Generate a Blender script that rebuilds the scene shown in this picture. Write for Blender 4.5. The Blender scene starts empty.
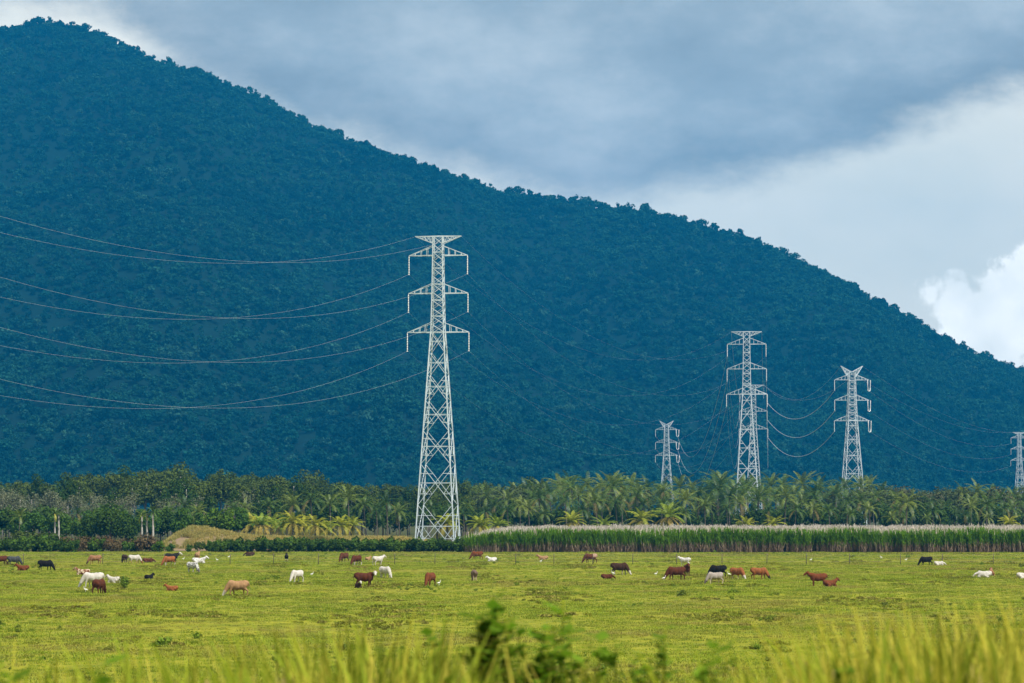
import bpy, bmesh, math, random
import numpy as np
from mathutils import Vector, Matrix
R = math.radians
S = bpy.context.scene
COL = S.collection
rnd = random.Random(11)
NR = np.random.default_rng(5)

# ------------------------------------------------------------------ camera
F = 2844.0                       # focal length in pixels (100 mm on 36 mm)
CAM_Z = 8.0
PITCH = math.atan((510 - 341.5) / F)
cam = bpy.data.cameras.new("camera")
cam.lens = 100
cam.sensor_width = 36
cam.clip_start = 0.5
cam.clip_end = 12000
cam.dof.use_dof = True
cam.dof.focus_distance = 480
cam.dof.aperture_fstop = 4.8
co = bpy.data.objects.new("camera", cam)
COL.objects.link(co)
co.location = (0, 0, CAM_Z)
co.rotation_euler = (R(90) + PITCH, 0, 0)
S.camera = co
cp, sp = math.cos(PITCH), math.sin(PITCH)


def at(px, py, Y):
    """the world point at distance Y that the photograph shows at pixel px, py"""
    u = (px - 512) / F
    v = (341.5 - py) / F
    d = (u, cp - v * sp, sp + v * cp)
    k = Y / d[1]
    return Vector((d[0] * k, Y, CAM_Z + d[2] * k))


def ground_at(px, py, z=0.0):
    u = (px - 512) / F
    v = (341.5 - py) / F
    d = (u, cp - v * sp, sp + v * cp)
    k = (z - CAM_Z) / d[2]
    return Vector((d[0] * k, d[1] * k, z))


# ------------------------------------------------------------------ helpers
def tag(o, label=None, cat=None, group=None, kind=None):
    if label: o['label'] = label
    if cat: o['category'] = cat
    if group: o['group'] = group
    if kind: o['kind'] = kind
    return o


def link(name, me, mats=(), parent=None):
    o = bpy.data.objects.new(name, me)
    COL.objects.link(o)
    if me is not None:
        if len(me.materials) == 0:
            for m in mats:
                me.materials.append(m)
    if parent: o.parent = parent
    return o


def empty(name, loc, rz=0.0, sc=1.0):
    o = bpy.data.objects.new(name, None)
    COL.objects.link(o)
    o.location = loc
    o.rotation_euler = (0, 0, rz)
    o.scale = (sc, sc, sc)
    o.empty_display_size = 0.2
    return o


def mesh_poly(name, V, k, mats=None, smooth=False):
    """fast mesh of n separate k-gons: V is (n*k, 3); mats = material index per face"""
    V = np.asarray(V, dtype=np.float32).reshape(-1, 3)
    n = len(V) // k
    me = bpy.data.meshes.new(name)
    me.vertices.add(len(V)); me.vertices.foreach_set("co", V.ravel())
    me.loops.add(len(V)); me.loops.foreach_set("vertex_index", np.arange(len(V), dtype=np.int32))
    me.polygons.add(n)
    me.polygons.foreach_set("loop_start", np.arange(0, n * k, k, dtype=np.int32))
    me.polygons.foreach_set("loop_total", np.full(n, k, dtype=np.int32))
    if mats is not None:
        me.polygons.foreach_set("material_index", np.asarray(mats, dtype=np.int32))
    if smooth:
        me.polygons.foreach_set("use_smooth", np.ones(n, dtype=bool))
    me.update()
    return me


class MB:
    """collects bars and tubes for ONE mesh"""
    def __init__(self): self.v = []; self.f = []; self.m = []

    def bar(self, a, b, w, mi=0):
        a, b = Vector(a), Vector(b)
        d = (b - a)
        if d.length < 1e-6: return
        d.normalize()
        up = Vector((0, 0, 1)) if abs(d.z) < 0.9 else Vector((1, 0, 0))
        s = d.cross(up).normalized() * (w / 2)
        t = d.cross(s).normalized() * (w / 2)
        i = len(self.v)
        for p in (a, b):
            self.v += [p + s + t, p - s + t, p - s - t, p + s - t]
        self.f += [(i, i + 1, i + 5, i + 4), (i + 1, i + 2, i + 6, i + 5), (i + 2, i + 3, i + 7, i + 6), (i + 3, i, i + 4, i + 7),
                   (i + 3, i + 2, i + 1, i), (i + 4, i + 5, i + 6, i + 7)]
        self.m += [mi] * 6

    def tube(self, pts, rad, n=6, mi=0, cap=True):
        pts = [Vector(p) for p in pts]
        i0 = len(self.v)
        ref = Vector((0.31, 0.95, 0.05))
        for k, p in enumerate(pts):
            d = (pts[min(k + 1, len(pts) - 1)] - pts[max(k - 1, 0)]).normalized()
            s = d.cross(ref)
            if s.length < 1e-3: s = d.cross(Vector((1, 0, 0)))
            s.normalize(); t = d.cross(s)
            r = rad[k] if isinstance(rad, (list, tuple)) else rad
            for j in range(n):
                a = 2 * math.pi * j / n
                self.v.append(p + s * math.cos(a) * r + t * math.sin(a) * r)
        for k in range(len(pts) - 1):
            for j in range(n):
                a = i0 + k * n + j; b = i0 + k * n + (j + 1) % n
                self.f.append((a, b, b + n, a + n)); self.m.append(mi)
        if cap:
            self.f.append(tuple(i0 + j for j in reversed(range(n)))); self.m.append(mi)
            e = i0 + (len(pts) - 1) * n
            self.f.append(tuple(e + j for j in range(n))); self.m.append(mi)

    def mesh(self, name, mats=(), smooth=False):
        me = bpy.data.meshes.new(name)
        me.from_pydata([tuple(p) for p in self.v], [], self.f)
        me.polygons.foreach_set("material_index", self.m)
        for m in mats: me.materials.append(m)
        if smooth: me.polygons.foreach_set("use_smooth", np.ones(len(self.f), dtype=bool))
        me.update()
        return me


# ------------------------------------------------------------------ materials
class NT:
    def __init__(self, name):
        self.mat = bpy.data.materials.new(name)
        self.mat.use_nodes = True
        self.t = self.mat.node_tree
        self.t.nodes.clear()
        self.out = self.t.nodes.new("ShaderNodeOutputMaterial")

    def n(self, kind, **kw):
        x = self.t.nodes.new("ShaderNode" + kind)
        for k, v in kw.items(): setattr(x, k, v)
        return x

    def l(self, a, b): self.t.links.new(a, b)

    def noise(self, scale, detail=3, vec=None, rough=0.55, dim='3D'):
        x = self.n("TexNoise"); x.noise_dimensions = dim
        x.inputs["Scale"].default_value = scale
        x.inputs["Detail"].default_value = detail
        x.inputs["Roughness"].default_value = rough
        if vec is not None: self.l(vec, x.inputs["Vector"])
        return x.outputs["Fac"]

    def ramp(self, fac, stops, interp='LINEAR'):
        x = self.n("ValToRGB"); r = x.color_ramp; r.interpolation = interp
        while len(r.elements) < len(stops): r.elements.new(0.5)
        for e, (p, c) in zip(r.elements, stops):
            e.position = p
            e.color = (c, c, c, 1) if not hasattr(c, '__len__') else (*c, 1)
        self.l(fac, x.inputs[0])
        return x.outputs[0]

    def mix(self, fac, a, b, mode='MIX'):
        x = self.n("Mix"); x.data_type = 'RGBA'; x.blend_type = mode
        for s, v in ((x.inputs[0], fac), (x.inputs[6], a), (x.inputs[7], b)):
            if hasattr(v, 'links'): self.l(v, s)
            elif hasattr(v, '__len__'): s.default_value = (*v, 1)
            else: s.default_value = v
        return x.outputs[2]

    def math(self, op, a, b=None, c=None, clamp=False):
        x = self.n("Math"); x.operation = op; x.use_clamp = clamp
        for s, v in zip(x.inputs, (a, b, c)):
            if v is None: continue
            if hasattr(v, 'links'): self.l(v, s)
            else: s.default_value = v
        return x.outputs[0]

    def principled(self, color, rough=0.7, spec=0.3, normal=None, metal=0.0):
        x = self.n("BsdfPrincipled")
        if hasattr(color, 'links'): self.l(color, x.inputs["Base Color"])
        else: x.inputs["Base Color"].default_value = (*color, 1)
        x.inputs["Roughness"].default_value = rough
        x.inputs["Specular IOR Level"].default_value = spec
        x.inputs["Metallic"].default_value = metal
        if normal is not None: self.l(normal, x.inputs["Normal"])
        self.l(x.outputs[0], self.out.inputs[0])
        return x

    def bump(self, h, strength=0.5, dist=0.1):
        x = self.n("Bump"); x.inputs["Strength"].default_value = strength; x.inputs["Distance"].default_value = dist
        self.l(h, x.inputs["Height"])
        return x.outputs[0]

    def pos(self): return self.n("NewGeometry").outputs["Position"]
    def rand(self): return self.n("ObjectInfo").outputs["Random"]
    def obj(self): return self.n("TexCoord").outputs["Object"]


def leaf_mat(name, cols, trans=0.3, patch=None, gloss=0.0, island=0.25, pscale=0.05, patch2=None, pscale2=0.05):
    """leaves: colour varies from plant to plant (Random), leaf to leaf (island) and, for stuff, from place to place"""
    t = NT(name)
    base = t.ramp(t.rand(), [(i / max(1, len(cols) - 1), c) for i, c in enumerate(cols)])
    isl = t.n("NewGeometry").outputs["Random Per Island"]
    v = t.ramp(isl, [(0, 1 - island), (1, 1 + island)])
    c = t.mix(1.0, base, v, 'MULTIPLY')
    if patch is not None:
        f = t.ramp(t.noise(pscale, 3, t.pos()), [(0.42, 0), (0.62, 1)])
        c = t.mix(f, c, t.mix(1.0, patch, v, 'MULTIPLY'))
    if patch2 is not None:
        m_ = t.n("Mapping"); t.l(t.pos(), m_.inputs[0]); m_.inputs["Location"].default_value = (53, 11, 7)
        f = t.ramp(t.noise(pscale2, 4, m_.outputs[0], 0.65), [(0.48, 0), (0.62, 1)])
        c = t.mix(f, c, t.mix(1.0, patch2, v, 'MULTIPLY'))
    d = t.n("BsdfDiffuse"); t.l(c, d.inputs[0])
    r = t.n("BsdfTranslucent"); t.l(t.mix(1.0, c, (1.1, 1.15, 0.7), 'MULTIPLY'), r.inputs[0])
    m = t.n("MixShader"); m.inputs[0].default_value = trans
    t.l(d.outputs[0], m.inputs[1]); t.l(r.outputs[0], m.inputs[2])
    o = m
    if gloss > 0:
        g = t.n("BsdfGlossy"); g.inputs["Roughness"].default_value = 0.5
        g.inputs[0].default_value = (0.9, 0.95, 1, 1)
        m2 = t.n("MixShader"); m2.inputs[0].default_value = gloss
        t.l(m.outputs[0], m2.inputs[1]); t.l(g.outputs[0], m2.inputs[2]); o = m2
    t.l(o.outputs[0], t.out.inputs[0])
    return t.mat


def bark_mat(name, a, b, scale=3.0):
    t = NT(name)
    f = t.ramp(t.noise(scale, 4, t.obj()), [(0.35, 0), (0.65, 1)])
    t.principled(t.mix(f, a, b), 0.85, 0.15)
    return t.mat


M = {}
M['palm_green'] = leaf_mat('palm_green', [(0.034, 0.082, 0.010), (0.080, 0.140, 0.014), (0.19, 0.235, 0.034)], 0.28, gloss=0.035, island=0.45)
M['palm_yellow'] = leaf_mat('palm_yellow', [(0.22, 0.29, 0.018), (0.35, 0.34, 0.025), (0.17, 0.27, 0.02)], 0.3, gloss=0.02)
M['frond_old'] = leaf_mat('frond_old', [(0.27, 0.23, 0.08), (0.22, 0.17, 0.07)], 0.25)
M['frond_gold'] = leaf_mat('frond_gold', [(0.38, 0.34, 0.06), (0.40, 0.30, 0.08)], 0.3)
M['leaf_dark'] = leaf_mat('leaf_dark', [(0.034, 0.070, 0.012), (0.052, 0.095, 0.014), (0.036, 0.070, 0.016)], 0.25)
M['leaf_tall'] = leaf_mat('leaf_tall', [(0.065, 0.100, 0.022), (0.095, 0.130, 0.026), (0.070, 0.105, 0.028)], 0.25)
M['leaf_olive'] = leaf_mat('leaf_olive', [(0.085, 0.105, 0.045), (0.070, 0.100, 0.045), (0.11, 0.115, 0.055)], 0.25)
M['leaf_grey'] = leaf_mat('leaf_grey', [(0.14, 0.165, 0.09), (0.165, 0.175, 0.105), (0.12, 0.155, 0.075)], 0.2)
M['leaf_bright'] = leaf_mat('leaf_bright', [(0.065, 0.135, 0.018), (0.095, 0.165, 0.020), (0.055, 0.12, 0.022)], 0.35)
M['leaf_hedge'] = leaf_mat('leaf_hedge', [(0.045, 0.090, 0.014), (0.075, 0.135, 0.018), (0.042, 0.085, 0.014)], 0.25)
M['leaf_red'] = leaf_mat('leaf_red', [(0.125, 0.075, 0.035), (0.10, 0.085, 0.035), (0.145, 0.10, 0.055)], 0.25, island=0.5)
M['leaf_near'] = leaf_mat('leaf_near', [(0.10, 0.20, 0.016), (0.15, 0.25, 0.022)], 0.45, island=0.4)
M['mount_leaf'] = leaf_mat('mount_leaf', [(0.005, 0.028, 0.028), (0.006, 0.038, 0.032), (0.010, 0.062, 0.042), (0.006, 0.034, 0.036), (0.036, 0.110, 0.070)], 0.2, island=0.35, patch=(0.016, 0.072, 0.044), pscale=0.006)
M['tuft'] = leaf_mat('tuft', [(0.27, 0.335, 0.036), (0.335, 0.39, 0.045), (0.23, 0.31, 0.034), (0.40, 0.405, 0.075)], 0.4, patch=(0.155, 0.215, 0.02), island=0.4, pscale=0.16, patch2=(0.30, 0.27, 0.07), pscale2=0.07)
M['weed'] = leaf_mat('weed', [(0.14, 0.22, 0.025), (0.17, 0.25, 0.026), (0.15, 0.18, 0.04)], 0.3, island=0.35)
M['low_weed'] = leaf_mat('low_weed', [(0.24, 0.255, 0.028), (0.19, 0.215, 0.028), (0.26, 0.235, 0.055), (0.21, 0.25, 0.024)], 0.25, island=0.35)
M['cane_leaf'] = leaf_mat('cane_leaf', [(0.11, 0.23, 0.012), (0.15, 0.28, 0.016), (0.13, 0.25, 0.014)], 0.4, island=0.35)
M['cane_dry'] = leaf_mat('cane_dry', [(0.22, 0.155, 0.11), (0.28, 0.21, 0.155), (0.17, 0.125, 0.09)], 0.2, island=0.5)
M['cane_plume'] = leaf_mat('cane_plume', [(0.76, 0.67, 0.66), (0.85, 0.76, 0.74)], 0.35, island=0.2)
M['bank_grass'] = leaf_mat('bank_grass', [(0.46, 0.43, 0.05), (0.54, 0.46, 0.08), (0.38, 0.40, 0.045)], 0.5, island=0.35)
M['bank_green'] = leaf_mat('bank_green', [(0.20, 0.27, 0.025), (0.30, 0.34, 0.035)], 0.5, island=0.35)
M['seed_head'] = leaf_mat('seed_head', [(0.55, 0.46, 0.14), (0.50, 0.38, 0.16), (0.60, 0.52, 0.13)], 0.35, island=0.3)
M['dry_grass'] = leaf_mat('dry_grass', [(0.46, 0.37, 0.13), (0.52, 0.41, 0.15), (0.36, 0.34, 0.11)], 0.35, island=0.3, patch=(0.36, 0.33, 0.11), pscale=0.16)
M['bark_palm'] = bark_mat('bark_palm', (0.10, 0.085, 0.065), (0.17, 0.145, 0.115))
M['bark_pale'] = bark_mat('bark_pale', (0.36, 0.34, 0.30), (0.48, 0.46, 0.41))
M['bark_dark'] = bark_mat('bark_dark', (0.11, 0.085, 0.06), (0.17, 0.14, 0.10))
M['bark_grey'] = bark_mat('bark_grey', (0.20, 0.19, 0.165), (0.30, 0.29, 0.255))

t = NT('galvanised_steel')
f = t.ramp(t.noise(0.8, 4, t.obj()), [(0.3, (0.42, 0.50, 0.56)), (0.7, (0.60, 0.68, 0.74))])
t.principled(f, 0.55, 0.4, metal=0.0); M['steel'] = t.mat
t = NT('insulator_glaze'); t.principled((0.80, 0.82, 0.82), 0.3, 0.5); M['insul'] = t.mat
t = NT('aluminium_cable'); t.principled((0.48, 0.54, 0.58), 0.5, 0.4); M['cable'] = t.mat
t = NT('post_wood')
t.principled(t.ramp(t.noise(6, 3, t.obj()), [(0.3, (0.07, 0.06, 0.05)), (0.7, (0.14, 0.12, 0.10))]), 0.9, 0.1); M['post'] = t.mat
t = NT('fence_wire'); t.principled((0.25, 0.25, 0.24), 0.5, 0.4); M['wire'] = t.mat

# pasture and plain: one ground sheet, grass patches, bare brownish patches
t = NT('pasture_ground')
P = t.pos()
n1 = t.ramp(t.noise(0.13, 5, P, 0.6), [(0.36, 0), (0.64, 1)])
c = t.mix(n1, (0.20, 0.215, 0.018), (0.29, 0.285, 0.028))
n2 = t.ramp(t.noise(0.33, 4, P, 0.6), [(0.54, 0), (0.66, 1)])
c = t.mix(t.math('MULTIPLY', n2, 0.75), c, (0.110, 0.160, 0.018))
mp = t.n("Mapping"); t.l(P, mp.inputs[0]); mp.inputs["Location"].default_value = (31, 17, 0)
n3 = t.ramp(t.noise(0.055, 5, mp.outputs[0], 0.65), [(0.57, 0), (0.70, 1)])
c = t.mix(t.math('MULTIPLY', n3, 0.7), c, (0.150, 0.125, 0.050))
hh = t.math('ADD', t.noise(0.5, 4, P), t.math('MULTIPLY', t.noise(3.0, 3, P), 0.4))
# beyond the hedge: darker leaf litter and low growth under the plantation
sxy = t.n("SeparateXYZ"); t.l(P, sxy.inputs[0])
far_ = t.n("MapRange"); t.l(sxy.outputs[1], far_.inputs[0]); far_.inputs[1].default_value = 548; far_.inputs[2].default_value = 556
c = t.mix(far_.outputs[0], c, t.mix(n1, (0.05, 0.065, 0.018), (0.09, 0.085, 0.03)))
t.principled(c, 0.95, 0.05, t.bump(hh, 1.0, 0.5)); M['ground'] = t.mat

t = NT('bank_soil')
n1 = t.ramp(t.noise(0.5, 4, t.pos()), [(0.4, 0), (0.6, 1)])
t.principled(t.mix(n1, (0.22, 0.17, 0.09), (0.25, 0.175, 0.13)), 0.95, 0.05); M['soil'] = t.mat

t = NT('mountain_floor')
n1 = t.ramp(t.noise(0.02, 4, t.pos()), [(0.4, 0), (0.6, 1)])
t.principled(t.mix(n1, (0.003, 0.014, 0.012), (0.004, 0.018, 0.014)), 0.95, 0.05); M['mount'] = t.mat

# ------------------------------------------------------------------ sun, sky, haze
SUN_EL, SUN_AZ = 54.0, 138.0          # azimuth measured clockwise from +Y (the view direction): right and behind
sun = bpy.data.lights.new("sun", 'SUN')
sun.energy = 4.9
sun.angle = R(0.6)
sun.color = (1.0, 0.955, 0.87)
so = bpy.data.objects.new("sun", sun); COL.objects.link(so)
so.location = (300, -300, 700)
dirv = Vector((math.sin(R(SUN_AZ)) * math.cos(R(SUN_EL)), math.cos(R(SUN_AZ)) * math.cos(R(SUN_EL)), math.sin(R(SUN_EL))))
so.rotation_euler = dirv.to_track_quat('Z', 'Y').to_euler()

W = bpy.data.worlds.new("World"); S.world = W; W.use_nodes = True
wt = NT.__new__(NT); wt.t = W.node_tree; wt.t.nodes.clear()
wo = wt.n("OutputWorld"); bg = wt.n("Background")
SKY_STRENGTH = 0.1
bg.inputs["Strength"].default_value = SKY_STRENGTH
wt.l(bg.outputs[0], wo.inputs[0])
sky = wt.n("TexSky"); sky.sky_type = 'NISHITA'; sky.sun_disc = False
sky.sun_elevation = R(SUN_EL); sky.sun_rotation = R(SUN_AZ)
sky.air_density = 1.2; sky.dust_density = 1.5
tc = wt.n("TexCoord").outputs["Generated"]
sx = wt.n("SeparateXYZ"); wt.l(tc, sx.inputs[0])
X, Y, Z = sx.outputs
Yc = wt.math('MAXIMUM', Y, 0.15)
U = wt.math('DIVIDE', X, Yc)          # tangent of the bearing from north (+Y): +-0.18 across the picture
V = wt.math('DIVIDE', Z, Yc)          # tangent of the elevation: 0.179 at the picture's top
cb = wt.n("CombineXYZ"); wt.l(U, cb.inputs[0]); wt.l(wt.math('MULTIPLY', V, 1.8), cb.inputs[1])
UV = cb.outputs[0]
cb2 = wt.n("CombineXYZ"); wt.l(U, cb2.inputs[0]); wt.l(V, cb2.inputs[1])
UV1 = cb2.outputs[0]
wob = wt.math('SUBTRACT', wt.noise(13, 8, UV, 0.65), 0.5)          # soft wobble
big = wt.noise(6.5, 5, UV, 0.5)
# thin high veil everywhere (pale), then the grey deck above it
veil = wt.ramp(wt.noise(8, 4, UV), [(0.32, (7.8, 7.9, 6.9)), (0.55, (9.2, 8.9, 7.6)), (0.7, (10.0, 9.5, 8.0))])
# overhead and behind: unseen veil dimmed so the sun gives stronger contrast
hi_ = wt.n("MapRange"); hi_.interpolation_type = 'SMOOTHSTEP'; wt.l(V, hi_.inputs[0])
hi_.inputs[1].default_value = 0.2; hi_.inputs[2].default_value = 0.9; hi_.inputs[3].default_value = 1.0; hi_.inputs[4].default_value = 0.36
veil = wt.mix(1.0, veil, hi_.outputs[0], 'MULTIPLY')
c0 = wt.mix(0.9, sky.outputs[0], veil)
# the grey cloud deck: its lower edge climbs to the right
def uu(px): return (px - 512) / F
def vv(py): return (510 - py) / F
edge = wt.n("FloatCurve")
cm = edge.mapping.curves[0]
pts = [(-80, 30), (60, 5), (130, 34), (250, 104), (350, 150), (480, 190), (600, 206), (700, 197), (800, 166), (900, 135), (1024, 112), (1150, 80)]
lo, hi = -200.0, 1250.0
cm.points[0].location = (0.0, vv(60) * 4); cm.points[1].location = (1.0, vv(60) * 4)
for px, py in pts: cm.points.new((px - lo) / (hi - lo), vv(py) * 4)
edge.mapping.update()
un = wt.math('DIVIDE', wt.math('SUBTRACT', U, uu(lo)), uu(hi) - uu(lo), clamp=True)
wt.l(un, edge.inputs["Value"])
ed = wt.math('DIVIDE', edge.outputs[0], 4.0)
dd = wt.math('ADD', wt.math('SUBTRACT', V, ed), wt.math('MULTIPLY', wob, 0.045))
deck = wt.n("MapRange"); deck.interpolation_type = 'SMOOTHSTEP'
wt.l(dd, deck.inputs[0]); deck.inputs[1].default_value = -0.006; deck.inputs[2].default_value = 0.013
g = wt.ramp(wt.math('ADD', wt.math('MULTIPLY', big, 0.66), wt.math('MULTIPLY', wt.noise(22, 8, UV, 0.66), 0.38)),
            [(0.36, (2.2, 2.75, 3.1)), (0.47, (2.8, 3.4, 3.75)), (0.56, (3.8, 4.35, 4.6)), (0.66, (5.0, 5.4, 5.5))])
# denser and darker just above the edge, lighter bands higher
dk = wt.n("MapRange"); dk.interpolation_type = 'SMOOTHSTEP'; wt.l(dd, dk.inputs[0])
dk.inputs[1].default_value = 0.0; dk.inputs[2].default_value = 0.035; dk.inputs[3].default_value = 0.86; dk.inputs[4].default_value = 1.12
g = wt.mix(1.0, g, dk.outputs[0], 'MULTIPLY')
lowdeck = wt.n("MapRange"); lowdeck.interpolation_type = 'SMOOTHSTEP'; wt.l(V, lowdeck.inputs[0])
lowdeck.inputs[1].default_value = 0.25; lowdeck.inputs[2].default_value = 0.7; lowdeck.inputs[3].default_value = 0.96; lowdeck.inputs[4].default_value = 0.0
c1 = wt.mix(wt.math('MULTIPLY', deck.outputs[0], lowdeck.outputs[0]), c0, g)
# cumulus low on the right
cu = None
nz = wt.math('MULTIPLY', wt.math('SUBTRACT', wt.noise(75, 7, UV1, 0.66), 0.5), 0.020)
for (px, py, r) in ((1008, 306, 44), (958, 306, 29), (985, 338, 48), (930, 296, 16), (1050, 292, 58), (1100, 320, 80)):
    dx = wt.math('SUBTRACT', U, uu(px)); dy = wt.math('SUBTRACT', V, vv(py))
    q = wt.math('SUBTRACT', r / F, wt.math('SQRT', wt.math('ADD', wt.math('MULTIPLY', dx, dx), wt.math('MULTIPLY', dy, dy))))
    cu = q if cu is None else wt.math('MAXIMUM', cu, q)
cu = wt.math('ADD', cu, nz)
cmk = wt.n("MapRange"); cmk.interpolation_type = 'SMOOTHSTEP'; wt.l(cu, cmk.inputs[0])
cmk.inputs[1].default_value = -0.0008; cmk.inputs[2].default_value = 0.0030
cucol = wt.ramp(wt.noise(28, 5, UV1), [(0.32, (10.2, 10.2, 9.4)), (0.6, (13.5, 13.0, 11.6))])
c2 = wt.mix(wt.math('MULTIPLY', cmk.outputs[0], 0.9), c1, cucol)
wt.l(c2, bg.inputs[0])

HAZE = 0.000085
HAZE_COL = (0.01, 0.41, 1.0)
hz = bmesh.new(); bmesh.ops.create_cube(hz, size=1.0)
hm = bpy.data.meshes.new("haze"); hz.to_mesh(hm); hz.free()
ht = NT('haze_air')
pv = ht.n("VolumePrincipled")
pv.inputs["Color"].default_value = (*HAZE_COL, 1)
pv.inputs["Density"].default_value = HAZE
pv.inputs["Anisotropy"].default_value = 0.0
ht.l(pv.outputs[0], ht.out.inputs["Volume"])
ho = link("haze", hm, [ht.mat]); tag(ho, kind='stuff')
ZTOP = 900.0
ho.scale = (9000, 8600, ZTOP + 1.0); ho.location = (0, 4000, (ZTOP - 1.0) / 2)

# ------------------------------------------------------------------ ground
def gz(y):
    """height of the plain: flat, with the roadside bank the camera stands on"""
    pts = [(-400, 6.4), (4, 6.45), (11, 6.3), (17, 5.7), (28, 4.4), (45, 2.2), (65, 0.6), (85, 0.0), (9000, 0.0)]
    for (a, za), (b, zb) in zip(pts, pts[1:]):
        if y <= b:
            k = max(0, (y - a) / (b - a)); return za + (zb - za) * k
    return 0.0


ys = [-200, -60, 0, 4, 8, 11, 14, 17, 20, 24, 28, 34, 40, 45, 52, 58, 65, 75, 85, 100, 130, 170, 220, 300, 400, 550, 800, 1200, 1800, 2600, 3600, 5200, 8000]
xs = [-4200, -3500, -2000, -1000, -500, -250, -120, -60, -30, -12, 0, 12, 30, 60, 120, 250, 500, 1000, 2000, 3500, 4200]
vs = [(x, y, gz(y)) for y in ys for x in xs]
fs = []
for j in range(len(ys) - 1):
    for i in range(len(xs) - 1):
        a = j * len(xs) + i
        fs.append((a, a + 1, a + 1 + len(xs), a + len(xs)))
gm = bpy.data.meshes.new("ground"); gm.from_pydata(vs, [], fs)
gm.polygons.foreach_set("use_smooth", np.ones(len(fs), dtype=bool)); gm.update()
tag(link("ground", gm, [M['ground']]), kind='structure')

# ------------------------------------------------------------------ mountain
RIDGE = [(-700, -40), (-420, 5), (-150, 38), (-40, 30), (0, 33), (30, 26), (60, 26), (100, 38), (150, 64), (200, 78), (250, 99), (300, 125), (350, 145), (400, 164),
         (450, 180), (500, 197), (550, 204), (600, 212), (650, 218), (700, 231), (750, 245), (800, 268), (850, 292), (900, 322), (950, 350), (1000, 372), (1024, 382), (1100, 410), (1250, 462), (1500, 490)]
rp = np.array(RIDGE, float)


def hash_noise(x, y, seed):
    rs = np.random.default_rng(seed)
    s = np.zeros_like(x)
    for k in range(7):
        a = rs.uniform(0, 2 * np.pi); fr = rs.uniform(0.5, 1.6); ph = rs.uniform(0, 6.28)
        s += np.sin((x * np.cos(a) + y * np.sin(a)) * fr + ph)
    return s / 3.5


def mount_xyz(px, tt):
    """px = bearing of the column (in picture widths), tt 0 foot .. 1 ridge .. 1.6 far side"""
    px = np.asarray(px, float); tt = np.asarray(tt, float)
    wig = 60 * np.sin(px * 0.011 + 1) + 40 * np.sin(px * 0.027)
    Yr = np.interp(px, [-700, 0, 1024, 1500], [4700, 4600, 4150, 3900]) + wig * 1.6
    Yf = np.interp(px, [-700, 0, 300, 1024, 1500], [2400, 2360, 2480, 2700, 2750]) + 40 * np.sin(px * 0.019 + 2)
    Yy = Yf + (Yr - Yf) * tt
    zr = CAM_Z + (514 - np.interp(px, rp[:, 0], rp[:, 1])) / F * Yr
    tcl = np.clip(tt, 0, 1)
    gg = 0.25 * tcl + 0.75 * tcl ** 1.35
    z = zr * gg
    over = np.clip(tt - 1, 0, None)
    z = z - over * zr * 0.9 - over * 100
    Xx = (px - 512) / F * Yy
    env = np.clip(tcl * 4, 0, 1) * np.clip((1 - tcl) * 3.0, 0, 1)
    n = 52 * hash_noise(Xx * 0.0075, Yy * 0.0031, 3) + 17 * hash_noise(Xx * 0.019, Yy * 0.0094, 4)
    z = z + n * env * np.clip(zr / 480, 0.15, 1)
    return Xx, Yy, z


PXS = np.linspace(-700, 1500, 221)
TTS = np.concatenate([np.linspace(-0.02, 1, 60), np.linspace(1.05, 1.6, 10)])
gx, gt = np.meshgrid(PXS, TTS)
mx, my, mz = mount_xyz(gx, gt)
mz[0, :] = -0.6
mv = np.stack([mx, my, mz], -1).reshape(-1, 3)
nc = len(PXS)
mf = [(j * nc + i, j * nc + i + 1, (j + 1) * nc + i + 1, (j + 1) * nc + i) for j in range(len(TTS) - 1) for i in range(nc - 1)]
mm = bpy.data.meshes.new("mountain"); mm.from_pydata(mv.tolist(), [], mf)
mm.polygons.foreach_set("use_smooth", np.ones(len(mf), dtype=bool)); mm.update()
tag(link("mountain", mm, [M['mount']]), kind='structure')


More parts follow.
